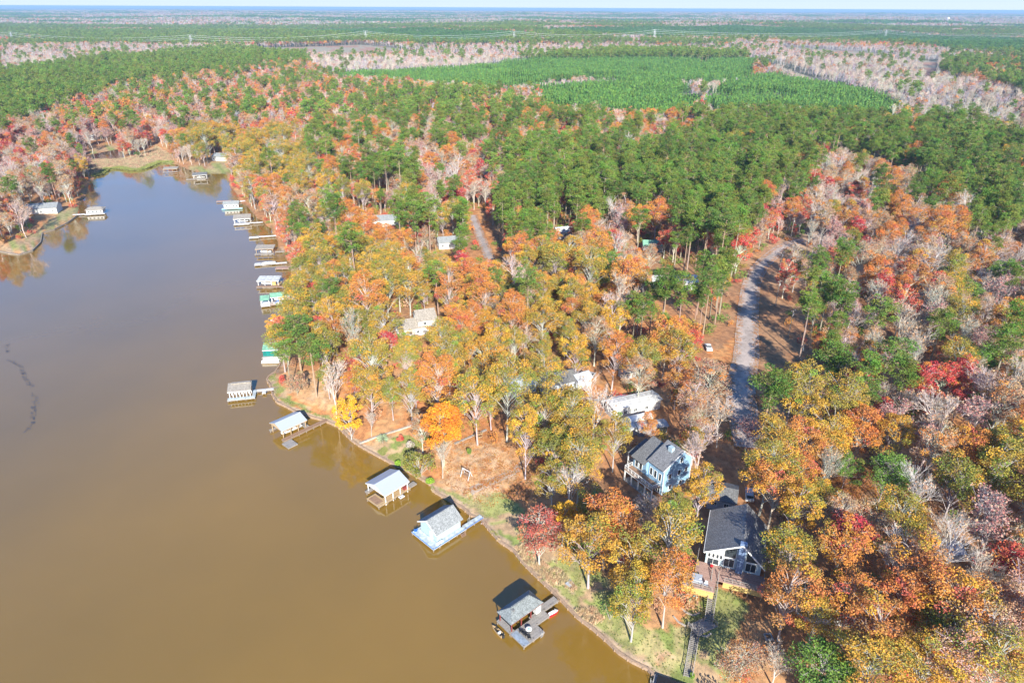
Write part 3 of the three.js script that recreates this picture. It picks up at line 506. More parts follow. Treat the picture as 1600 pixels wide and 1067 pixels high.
function boat(label, t0, x, y, z, len, turn, hull = M.boatWhite, inner = M.deckTan, group) {
  const w = world(t0, x, y, z), t = thing('boat', label, 'boat', [w.x, w.y, w.z], t0.rotation.y + rad(turn), group), g = new GB(), b = len * 0.17, n = 10, top = [], bot = [];
  for (let k = 0; k <= n; k++) { const f = k / n, s = Math.pow(1 - Math.pow(f, 2.6), 0.75); top.push([lerp(-len / 2, len / 2, f), b * s]); }
  const T2 = [...top.map(([u, v]) => V(u, 0.62 + 0.18 * (u / len + 0.5), v)), ...[...top].reverse().map(([u, v]) => V(u, 0.62 + 0.18 * (u / len + 0.5), -v))];
  for (const q of T2) bot.push(V(q.x * 0.94 - 0.02 * len, 0, q.z * 0.62));
  const m = T2.length; for (let k = 0; k < m; k++) g.quad(bot[k], bot[(k + 1) % m], T2[(k + 1) % m], T2[k]);
  g.poly([...bot].reverse()); const in_ = T2.map((q) => V(q.x * 0.86, q.y, q.z * 0.78)), low = in_.map((q) => V(q.x, 0.3, q.z));
  for (let k = 0; k < m; k++) { const j = (k + 1) % m; g.quad(T2[k], T2[j], in_[j], in_[k]); g.quad(in_[k], in_[j], low[j], low[k]); }
  g.mesh('hull', hull, t); new GB().poly(low.map((q) => V(q.x, 0.31, q.z))).mesh('floor', inner, t);
  new GB().box(-len * 0.22, -len * 0.12, 0.31, 0.72, -b * 0.6, b * 0.6).mesh('seat', M.deckWhite, t);
  new GB().slab([V(len * 0.08, 0.7, -b * 0.6), V(len * 0.08, 0.7, b * 0.6), V(len * 0.03, 1.1, b * 0.55), V(len * 0.03, 1.1, -b * 0.55)], 0.03).mesh('windshield', M.glass, t);
  new GB().box(-len / 2 - 0.35, -len / 2 - 0.02, 0.2, 0.95, -0.22, 0.22).mesh('outboard_motor', M.dark, t);
  return t;
}
function chair(label, w, turn, m, group) {
  const t = thing('deck_chair', label, 'chair', [w.x, w.y, w.z], turn, group);
  new GB().slab([V(-0.3, 0.36, -0.3), V(0.3, 0.36, -0.3), V(0.3, 0.42, 0.3), V(-0.3, 0.42, 0.3)], 0.05).mesh('seat', m, t);
  new GB().prism([V(-0.3, 0.38, -0.3), V(0.3, 0.38, -0.3), V(0.24, 1.0, -0.55), V(-0.24, 1.0, -0.55)], V(0, 0.03, 0.05)).mesh('backrest', m, t);
  for (const s of [-1, 1]) { new GB().box(s * 0.36 - 0.05, s * 0.36 + 0.05, 0.56, 0.6, -0.35, 0.36).mesh('armrest', m, t); for (const z of [-0.28, 0.28]) new GB().box(s * 0.33 - 0.03, s * 0.33 + 0.03, 0, 0.56, z - 0.03, z + 0.03).mesh('leg', m, t); }
  return t;
}
function ladder(t, x, z, y) { const g = new GB(); for (const s of [-0.25, 0.25]) g.tube(V(x + s, -0.5, z), V(x + s, y + 0.9, z), 0.04, 0.04, 5); for (let k = 0; k < 5; k++) g.tube(V(x - 0.25, -0.2 + k * 0.3, z), V(x + 0.25, -0.2 + k * 0.3, z), 0.03, 0.03, 5); return g.mesh('ladder', M.steel, t); }
// open boathouse on posts: x runs along the ridge towards the shore, z towards the walkway side
function boathouse(label, px, py, a, o) {
  const t = anchored('boathouse', label, 'boathouse', px, py, a, [0, o.eave, 0], 0), { L, W, eave, ridge } = o, x0 = -L / 2, x1 = L / 2, z0 = -W / 2, z1 = W / 2, g = new GB();
  if (o.shape === 'hip') hip(g, x0, x1, z0, z1, eave, ridge, W * 0.45); else if (o.shape === 'flat') g.slab([V(x0, eave, z1), V(x1, eave, z1), V(x1, ridge, z0), V(x0, ridge, z0)], 0.14); else gable(g, x0, x1, z0, z1, eave, ridge);
  const roof = g.mesh('roof', o.roof, t);
  if (o.shape !== 'flat') { const i = o.shape === 'hip' ? W * 0.45 : 0; new GB().beam(V(x0 + i, ridge + 0.15, 0), V(x1 - i, ridge + 0.15, 0), 0.3, 0.06).mesh('ridge_cap', o.roof, roof); }
  new GB().box(x0 + 0.02, x1 - 0.02, eave - 0.2, eave - 0.02, z1 - 0.1, z1 - 0.04).box(x0 + 0.02, x1 - 0.02, eave - 0.2, eave - 0.02, z0 + 0.04, z0 + 0.1).mesh('eave_board', o.post, roof);
  if (o.shape === undefined) new GB().prism([V(x0 + 0.06, eave - 0.05, z0 + 0.1), V(x0 + 0.06, eave - 0.05, z1 - 0.1), V(x0 + 0.06, ridge - 0.03, 0)], V(0.05, 0, 0)).mesh('gable_board', o.gableMat ?? o.post, roof);
  const n = o.posts ?? 3; for (let k = 0; k < n; k++) { const x = lerp(x0 + 0.5, x1 - 0.5, k / (n - 1)); posts(t, [[x, z0 + 0.4], [x, z1 - 0.4]], -2.4, eave - 0.03, o.post); }
  for (const [a0, a1, b0, b1, m, y] of o.decks) deck(t, a0, a1, b0, b1, y ?? 0.8, m ?? M.deckGrey);
  return t;
}
// 1: grey shingled boathouse with the wide sun deck
{
  const t = boathouse('grey shingled hip roof boathouse with square plank sun deck and red posts', 813, 949, 41, { L: 8.6, W: 4.3, eave: 3.1, ridge: 4.7, shape: 'hip', roof: M.slate, post: M.redWood, posts: 4, decks: [[-4.4, 1.0, 2.0, 6.1, M.deckGrey], [1.02, 4.5, 1.4, 3.9, M.deckGrey], [4.52, 8.6, 0.7, 2.3, M.deckGrey], [-4.4, -3.2, -2.1, 1.98, M.deckGrey]] });
  new GB().box(2.6, 3.9, 0.8, 2.9, 0.9, 1.9).mesh('storage_closet', M.whiteSide, t); new GB().box(-4.38, -2.9, 0.804, 0.83, 2.2, 6.05).mesh('deck_mat', mat(0.34, 0.40, 0.47, 0.9, T.mottle), t);
  new GB().box(-2.6, -2.1, 4.12, 4.65, 0.25, 0.75).mesh('roof_vent', M.midShingle, t); ladder(t, 0.2, 6.15, 0.8);
  const w = world(t, -1.3, 0.8, 4.0), tb = thing('round_table', 'round white table on the boathouse sun deck', 'table', [w.x, w.y, w.z]);
  new GB().tube(V(0, 0.66, 0), V(0, 0.74, 0), 0.62, 0.62, 16, true).mesh('table_top', M.boatWhite, tb); new GB().tube(V(0, 0, 0), V(0, 0.66, 0), 0.07, 0.07, 8, true).mesh('pedestal', M.dark, tb); new GB().tube(V(0, 0.02, 0), V(0, 0.06, 0), 0.35, 0.3, 10, true).mesh('base', M.dark, tb); new GB().tube(V(0, 0.74, 0), V(0, 0.78, 0), 0.18, 0.18, 10, true).mesh('centre_tray', M.aqua, tb);
  for (const [x, z, r] of [[-2.4, 4.3, 90], [-2.3, 5.2, 60], [-2.5, 3.3, 100]]) chair('dark folding chair beside the white round table on the dock', world(t, x, 0.8, z), t.rotation.y + rad(r), M.dark, 'dark chairs on the sun deck');
  const j = world(t, 5.7, -0.12, 3.5), js = thing('jet_ski', 'red and white jet ski floating beside the plank gangway', 'jet ski', [j.x, j.y, j.z], t.rotation.y + rad(-8));
  const h = new GB(), o = [[-1.4, 0.5], [-0.4, 0.58], [0.6, 0.5], [1.2, 0.26], [1.5, 0]], up = [...o.map(([x, z]) => V(x, 0.55, z)), ...[...o].reverse().slice(1).map(([x, z]) => V(x, 0.55, -z))], dn = up.map((q) => V(q.x * 0.9, 0, q.z * 0.7)); for (let k = 0; k < up.length; k++) { const m = (k + 1) % up.length; h.quad(dn[k], dn[m], up[m], up[k]); } h.poly(up); h.mesh('hull', M.red, js);
  new GB().prism([V(-1.2, 0.555, 0.2), V(0.3, 0.555, 0.24), V(0.3, 0.95, 0.16), V(-0.9, 0.9, 0.16)], V(0, 0, -0.4)).mesh('seat', M.boatWhite, js); new GB().prism([V(0.35, 0.555, 0.3), V(1.3, 0.555, 0.1), V(0.6, 1.1, 0.15)], V(0, 0, -0.4)).mesh('cowl', M.boatWhite, js); new GB().tube(V(0.45, 1.1, -0.4), V(0.45, 1.1, 0.35), 0.04, 0.04, 5).mesh('handlebar', M.dark, js);
  boat('tan and black fishing boat moored at the open end of the grey boathouse', t, -5.6, -0.15, -0.4, 3.2, 90, M.deckTan, M.dark);
}
// 2: pale blue enclosed boathouse
{
  const t = anchored('boathouse', 'pale blue walled boathouse with grey shingle gable roof and blue deck', 'boathouse', 688, 812, 45, [0, 3.5, 0], 0);
  new GB().prism([V(-3.55, 0.8, -2.9), V(-3.55, 0.8, 2.9), V(-3.55, 3.45, 2.9), V(-3.55, 5.35, 0), V(-3.55, 3.45, -2.9)], V(7.1, 0, 0)).mesh('wall', M.paleBlue, t);
  const r = gable(new GB(), -4.05, 4.0, -3.45, 3.45, 3.25, 5.45).mesh('roof', M.greyShingle, t); new GB().beam(V(-4.05, 5.6, 0), V(4.0, 5.6, 0), 0.3, 0.06).mesh('ridge_cap', M.greyShingle, r);
  for (const s of [-1, 1]) new GB().beam(V(-4.09, 3.3, s * 3.45), V(-4.09, 5.5, 0), 0.06, 0.24).mesh('rake_board', M.trim, r);
  deck(t, -5.6, -3.6, -3.9, 4.2, 0.8, M.deckBlue); deck(t, -3.58, 4.2, 2.95, 4.2, 0.8, M.deckBlue); deck(t, 4.22, 9.8, 2.7, 4.1, 0.8, M.deckBlue, true, 'walkway'); deck(t, -3.58, 4.2, -3.9, -2.95, 0.8, M.deckBlue);
  new GB().box(-5.6, -5.45, 0.8, 0.86, -3.9, 4.2).box(-5.44, 9.6, 0.8, 0.86, 4.06, 4.2).mesh('deck_edge', M.blue, t);
  new GB().box(-3.62, -3.56, 0.82, 2.85, 0.5, 1.5).mesh('door', M.trim, t);
  new GB().tube(V(6.2, -0.4, 2.55), V(6.2, 1.7, 2.55), 0.04, 0.04, 5).tube(V(6.75, -0.4, 2.55), V(6.75, 1.7, 2.55), 0.04, 0.04, 5).beam(V(6.2, 1.7, 2.55), V(6.75, 1.7, 2.55), 0.05, 0.05).mesh('ladder', M.steel, t);
  chair('blue wooden chair at the corner of the pale blue dock', world(t, -4.9, 0.8, -3.2), t.rotation.y + rad(-120), M.blue); new GB().box(-3.9, -2.4, 0.8, 1.25, 3.3, 3.7).mesh('bench', M.deckWhite, t);
  const w = world(t, 2.8, -0.3, 5.1), fr = thing('boat_steps', 'brown wooden swim steps in the water beside the blue dock', 'steps', [w.x, w.y, w.z], t.rotation.y); for (let k = 0; k < 4; k++) new GB().box(-0.6, 0.6, k * 0.25, k * 0.25 + 0.06, -0.5 - k * 0.2 + 0.4, -0.2 - k * 0.2 + 0.4).mesh('tread', M.deckBrown, fr); for (const s of [-0.63, 0.63]) new GB().beam(V(s, -0.6, 0.4), V(s, 1.1, -0.7), 0.06, 0.16).mesh('stringer', M.deckBrown, fr);
}
// 3: grey metal roofed boathouse
{
  const t = boathouse('open boathouse with smooth grey metal gable roof and tan plank floor', 605, 754, 48, { L: 7.9, W: 7.7, eave: 3.1, ridge: 4.6, roof: M.metalRoof, post: M.postWhite, posts: 4, decks: [[-5.7, -3.0, -1.3, 3.6, M.deckTan], [-2.98, 4.4, 1.5, 3.6, M.deckTan], [-4.3, 4.0, -3.9, -3.0, M.deckGrey], [2.4, 4.0, -2.98, 1.48, M.deckTan]] });
  new GB().box(-5.5, -3.6, 0.804, 0.83, -0.8, 2.6).mesh('deck_mat', M.deckBrown, t); deck(t, 0.2, 1.6, 3.7, 4.6, 0.5, M.deckWhite, true, 'swim_step'); new GB().box(2.6, 3.6, 0.8, 1.5, 2.4, 3.2).mesh('locker', M.redWood, t); deck(t, 4.42, 6.6, 2.0, 3.4, 0.8, M.deckGrey, false, 'walkway');
}
// 4: blue grey metal roof, white boat inside
{
  const t = boathouse('open boathouse with blue grey metal roof and long brown walkway', 450, 659, 48, { L: 8.2, W: 6.6, eave: 3.0, ridge: 4.3, roof: M.metalRoof, post: M.postTan, posts: 4, decks: [[-4.6, 10.0, 3.3, 4.7, M.deckBrown], [-4.4, 4.0, -3.6, -2.9, M.deckGrey], [3.2, 4.6, -2.88, 3.28, M.deckGrey]] });
  deck(t, -5.4, -2.4, 4.8, 8.2, 0.45, M.deckGrey, true, 'floating_platform'); boat('white motor boat lifted under the blue grey metal roof', t, -0.3, 0.9, 1.4, 6.4, 180);
}
// 5: tan roofed boathouse with six bays and a white walkway
{
  const t = boathouse('tan roofed boathouse with six open bays and white walkway', 374, 607, 13, { L: 7.0, W: 3.8, eave: 2.8, ridge: 3.9, shape: 'flat', roof: M.tanShingle, post: M.postWhite, posts: 7, decks: [[-3.6, 4.6, 1.9, 3.3, M.deckBlue], [3.6, 4.6, -1.9, 1.88, M.deckBlue], [4.62, 9.8, -1.9, -0.8, M.deckWhite], [6.4, 7.6, -0.78, 1.0, M.deckWhite]] });
  new GB().box(-2.4, 3.3, 3.9, 4.3, -1.8, -0.9).mesh('roof_monitor', M.tanShingle, t); new GB().box(-3.3, 3.3, 0.8, 2.6, -1.7, -1.55).mesh('back_wall', M.postTan, t);
}
// 6: mint roof over a teal screen, pontoon in front
{
  const t = boathouse('mint green roofed boathouse with teal side screen', 424, 541, 6, { L: 5.2, W: 6.4, eave: 3.0, ridge: 4.4, roof: M.mint, post: M.postWhite, posts: 3, decks: [[-2.8, 4.5, 3.2, 4.4, M.deckGrey], [2.2, 5.5, -1.5, 3.18, M.deckGrey]] });
  new GB().prism([V(-2.5, 0.7, 3.06), V(2.5, 0.7, 3.06), V(2.5, 2.6, 3.06), V(-2.5, 2.6, 3.06)], V(0, 0, 0.06)).mesh('screen', M.teal, t);
  const w = world(t, 0.6, -0.2, 6.0), p = thing('pontoon_boat', 'white pontoon boat moored in front of the teal boathouse screen', 'boat', [w.x, w.y, w.z], t.rotation.y); for (const s of [-1, 1]) new GB().tube(V(-3, 0.3, s * 0.85), V(3, 0.3, s * 0.85), 0.3, 0.3, 8, true).mesh('pontoon', M.steel, p); new GB().box(-2.9, 2.9, 0.6, 0.72, -1.2, 1.2).mesh('deck', M.boatWhite, p); new GB().box(-2.8, 2.2, 0.72, 1.35, 1.1, 1.18).box(-2.8, 2.2, 0.72, 1.35, -1.18, -1.1).mesh('fence', M.boatWhite, p); new GB().box(-2.6, -1.2, 0.72, 1.15, -0.9, 0.9).mesh('seat', M.deckWhite, p);
}
// 7: twin mint roofs on one dock
{
  const t = boathouse('dock with a long mint green roof beside a smaller one and white rails', 437, 461, 16, { L: 7.8, W: 4.2, eave: 2.9, ridge: 4.0, roof: M.mint, post: M.postWhite, posts: 4, decks: [[-4.0, 6.0, 1.9, 4.6, M.deckPink], [-7.6, -4.02, -1.0, 5.2, M.deckWhite]] });
  gable(new GB(), -7.7, -4.1, -1.2, 4.6, 2.9, 4.0).mesh('small_roof', M.mint, t); posts(t, [[-7.4, -0.8], [-7.4, 4.2], [-4.4, -0.8], [-4.4, 4.2]], 0.8, 2.9, M.postWhite); railing(t, [V(-7.5, 0.8, 5.1), V(-4.1, 0.8, 5.1), V(-4.1, 0.8, 4.5), V(5.8, 0.8, 4.5)], 1, M.postWhite);
  boat('white boat under the long mint green roof', t, 0.2, 0.9, 0, 5.6, 180); const w = world(t, -1.4, 0.8, 3.4), sl = thing('water_toy', 'bright blue water slide standing on the pinkish dock', 'slide', [w.x, w.y, w.z], t.rotation.y); new GB().prism([V(-0.8, 0.05, 0.3), V(0.9, 1.3, 0.3), V(0.9, 1.5, 0.3), V(-0.9, 0.25, 0.3)], V(0, 0, -0.6)).mesh('chute', M.blue, sl); new GB().box(0.75, 0.95, 0, 1.3, -0.3, 0.3).mesh('stand', M.blue, sl);
}
// 8: white flat roof on a brown dock
{ const t = boathouse('white flat roofed boat shelter above a brown plank dock', 420, 436, 2, { L: 9.6, W: 5.0, eave: 2.8, ridge: 3.3, shape: 'flat', roof: M.whiteRoof, post: M.postWhite, posts: 4, decks: [[-4.6, 9.5, 2.7, 4.3, M.deckBrown], [3.4, 4.8, -2.4, 2.68, M.deckTan]] }); boat('white boat under the white flat roof', t, -0.4, 0.8, 0.4, 6.2, 180); new GB().box(1.9, 3.3, 0.8, 2.2, 1.4, 2.4).mesh('locker', M.yellowWood, t); }
// plain docks
function plainDock(label, px, py, a, decks, m, rail) { const t = anchored('dock', label, 'dock', px, py, a, [0, 0.8, 0], 0); for (const [x0, x1, z0, z1, mm] of decks) deck(t, x0, x1, z0, z1, 0.8, mm ?? m); if (rail) railing(t, rail.map(([x, z]) => V(x, 0.8, z)), 0.9, M.postWhite); return t; }
plainDock('small bare reddish brown dock without a roof', 440, 418, 4, [[-2.8, 3.6, -1.2, 1.4]], M.deckPink);
{ const t = plainDock('low white dock with a white boat lying along it', 412, 411, 14, [[-4.2, -1.4, -0.9, 2.2], [-1.38, 10.5, 0.6, 1.9]], M.deckWhite); boat('white boat lying along the low white dock', t, 2.0, 0.1, -0.6, 6.4, 180, M.boatWhite, M.aqua); }
{ const t = boathouse('tan flat roofed boat shelter with a dark boat bay', 414, 387, 4, { L: 9.0, W: 4.8, eave: 2.8, ridge: 3.5, shape: 'flat', roof: M.tanShingle, post: M.postTan, posts: 4, decks: [[-4.5, 4.6, 2.4, 3.8, M.deckGrey], [4.62, 9, -0.8, 0.6, M.deckGrey]] }); boat('white boat in the dark bay under the tan flat roof', t, 0, 0.4, 0, 5.5, 180); }
plainDock('long bare pale dock with thin mooring poles', 409, 369, 14, [[-6.5, 8, -0.6, 0.8], [-6.5, -1.5, 0.82, 1.9]], M.deckWhite);
{ const t = boathouse('tan roofed boathouse with white lower deck and white boat', 378, 340, 14, { L: 9.4, W: 5.4, eave: 3.0, ridge: 4.2, shape: 'flat', roof: M.tanShingle, post: M.postWhite, posts: 4, decks: [[-4.4, 4.0, 2.8, 5.8, M.deckWhite], [4.02, 11, 2.9, 4.1, M.deckWhite]] }); boat('white boat hung inside the tan roofed boathouse', t, 0, 0.9, 0, 6, 180); }
{ const t = anchored('boathouse', 'white walled boathouse with low grey roof and teal deck edge', 'boathouse', 361, 317, 12, [0, 3.2, 0], 0); new GB().box(-4.2, 4.2, 0.8, 3.1, -2.4, 2.4).mesh('wall', M.whiteSide, t); gable(new GB(), -4.7, 4.7, -2.9, 2.9, 3.05, 4.4).mesh('roof', M.greyShingle, t); deck(t, -5.4, 6.5, 2.42, 4.0, 0.8, M.deckWhite); new GB().box(-5.4, 6.5, 0.4, 0.8, 4.02, 4.1).mesh('deck_edge', M.aqua, t); for (const x of [-3.2, -1.2, 0.8, 2.4]) window_(t, 'z', x, x + 1.1, 1.4, 2.7, 2.4, 1); }
plainDock('reddish lower swim dock beyond the white boathouse', 347, 314, 12, [[-3.5, 5, -1.5, 0.9]], M.deckPink);
plainDock('long white pier running to the wooded shore', 391, 313, 17, [[-8, 12, -1.0, 1.0]], M.deckWhite);
{ const t = boathouse('dark roofed boathouse in front of the cove lawn', 312, 272, 16, { L: 9.5, W: 7, eave: 3, ridge: 4.2, roof: M.midShingle, post: M.postWhite, posts: 3, decks: [[-9, 5, 3.3, 5.2, M.deckGrey]] }); boat('white boat in the dark roofed boathouse', t, 0, 0.6, 0, 6, 180); }
boathouse('low tan roofed boat shelter near the marsh', 266, 263, 12, { L: 10, W: 5, eave: 2.6, ridge: 3.2, shape: 'flat', roof: M.tanShingle, post: M.postTan, posts: 4, decks: [[-5, 5, 2.2, 3.6, M.deckGrey]] });
{ const t = anchored('boathouse', 'white walled boathouse with grey roof off the far bank lawn', 'boathouse', 148, 326, 14, [0, 3.0, 0], 0); new GB().box(-4.4, 4.4, 0.8, 3.0, -2.6, 2.6).mesh('wall', M.whiteSide, t); hip(new GB(), -5, 5, -3.2, 3.2, 2.95, 4.1, 2).mesh('roof', M.tanShingle, t); deck(t, -5.2, 5.6, 2.62, 4.0, 0.8, M.deckWhite); deck(t, -12, -5.22, 1.4, 2.8, 0.8, M.deckWhite, true, 'walkway'); for (const x of [-3.6, -1.5, 0.6, 2.6]) window_(t, 'z', x, x + 1.2, 1.3, 2.6, 2.6, 1); }
plainDock('grey dock with a dark blue cover at the marsh edge', 141, 268, -30, [[-5, 4, -3, 3]], M.deckGrey).children.length;
{ const t = plainDock('white dock end half hidden by the yellow shore tree', 428, 500, 8, [[-1.5, 7, -1, 1]], M.deckWhite); t.name; }
{ const t = plainDock('dark low dock with black cover at the foot of the lawn', 1035, 1066, -22, [[-1.6, 4.8, -1.2, 1.6]], M.deckGrey); new GB().box(-1.0, 4.6, 0.83, 1.25, -0.9, 1.4).mesh('cover', M.black, t); ladder(t, -1.75, 0.6, 0.8); }
// timber seawall along the walked shore
{
  const g = new GB(), n = 46, off = 0.0; for (let k = 1; k < n; k++) { const [ax, ad] = SHORE[k], [bx, bd] = SHORE[k + 1]; g.beam(V(ax, 0.2, -ad), V(bx, 0.2, -bd), 0.42, 1.0); const m = Math.max(1, Math.round(Math.hypot(bx - ax, bd - ad) / 2.4)); for (let j = 0; j < m; j++) { const f = (j + 0.3) / m, x = lerp(ax, bx, f), d = lerp(ad, bd, f); g.tube(V(x - 0.2, -0.8, -d + 0.2), V(x - 0.2, 0.62, -d + 0.2), 0.11, 0.11, 6, true); } } void off;
  tag(g.mesh('seawall', M.seawall), 'low tan timber seawall along the lawn shore', 'seawall');
  const h = new GB(); for (let k = 78; k < 90; k++) { const [ax, ad] = SHORE[k], [bx, bd] = SHORE[k + 1]; h.beam(V(ax, 0.15, -ad), V(bx, 0.15, -bd), 0.5, 1.1); } tag(h.mesh('seawall', M.pile), 'dark timber seawall around the far bank lawn', 'seawall');
}
// ---------- houses ----------
// blue house: x along the lake front, z towards the lake; origin at the front right corner
{
  const t = anchored('house', 'blue clapboard house with stepped grey shingle roofs and white balcony', 'house', 1033.5, 774, -57, [0, 0, 0]);
  claim(t, -12, 1, -9, 3.4); claim(t, -11, 0, 3.4, 9, 1.5);
  const body = (x0, x1, z0, z1, e, r, zr, name = 'wall') => new GB().prism([V(x0, -1.5, z1), V(x0, e, z1), V(x0, r, zr), V(x0, e, z0), V(x0, -1.5, z0)], V(x1 - x0, 0, 0)).mesh(name, M.blueSide, t);
  body(-4.9, 0, -9, 0, 7.4, 10.6, -5.6); body(-9.3, -4.95, -8.6, 0.8, 6.3, 9.2, -5.4);
  gable(new GB(), -5.1, 0.35, -9.5, 0.6, 7.1, 10.65, -5.6, 0.16).mesh('roof', M.darkShingle, t); gable(new GB(), -9.6, -5.15, -9.1, 1.5, 5.95, 9.25, -5.4, 0.16).mesh('roof', M.midShingle, t);
  new GB().slab([V(-12.2, 4.9, 0.2), V(-9.65, 4.9, 0.2), V(-9.65, 7.0, -5.6), V(-12.2, 7.0, -5.6)], 0.16).mesh('porch_roof', M.midShingle, t); posts(t, [[-12, 0], [-12, -5.2]], -1.5, 4.85, M.trim, 0.22); new GB().box(-12.1, -9.32, 2.5, 2.7, -5.4, 0.1).mesh('porch_floor', M.deckGrey, t);
  for (const [z0, y0, z1, y1] of [[0.6, 7.0, -5.6, 10.55], [-9.5, 7.0, -5.6, 10.55]]) new GB().beam(V(0.4, y0 + 0.1, z0), V(0.4, y1 + 0.1, z1), 0.08, 0.28).mesh('rake_board', M.trim, t);
  new GB().box(-2.9, -1.7, 9.2, 10.9, -4.6, -3.6).mesh('chimney', M.paleBlue, t);
  const dk = new GB().box(-9.6, 0.1, 2.9, 3.1, 0.82, 3.4).mesh('balcony', M.deckBrown, t); railing(t, [V(-9.5, 3.1, 0.9), V(-9.5, 3.1, 3.3), V(0, 3.1, 3.3), V(0, 3.1, 0.9)], 1.0, M.trim, 1.2); void dk;
  new GB().box(-9.5, 0, 2.5, 2.88, 3.22, 3.36).mesh('balcony_beam', M.trim, t); posts(t, [[-9.4, 3.2], [-7, 3.2], [-4.7, 3.2], [-2.4, 3.2], [-0.1, 3.2]], -2.2, 2.9, M.trim, 0.26); new GB().box(-9.6, 0.1, -1.6, -0.1, 0.9, 3.4).mesh('patio', M.concrete, t);
  for (const [a, b] of [[-8.7, -7.6], [-7.3, -6.2]]) window_(t, 'z', a, b, 3.5, 5.4, 0.8, 1, 1); for (const [a, b] of [[-4.5, -3.5], [-3.1, -2.1], [-1.5, -0.6]]) window_(t, 'z', a, b, 3.5, 5.6, 0, 1, 1); for (const [a, b] of [[-8.8, -7.4], [-6.6, -5.2]]) window_(t, 'z', a, b, 0.2, 2.2, 0.8, 1); for (const [a, b] of [[-4.4, -2.8], [-2.0, -0.6]]) window_(t, 'z', a, b, 0.2, 2.2, 0, 1);
  for (const [a, b, y] of [[-2.6, -1.6, 3.9], [-5.6, -4.6, 3.9], [-7.9, -6.9, 3.9], [-3.0, -2.0, 0.6], [-6.4, -5.4, 0.6], [-5.9, -4.9, 7.3]]) window_(t, 'x', a, b, y, y + 1.5, 0, 1, 1);
  for (const z of [-0.06, -8.94]) new GB().box(0.004, 0.06, -1.4, 7.2, z - 0.08, z + 0.08).mesh('corner_board', M.trim, t);
}
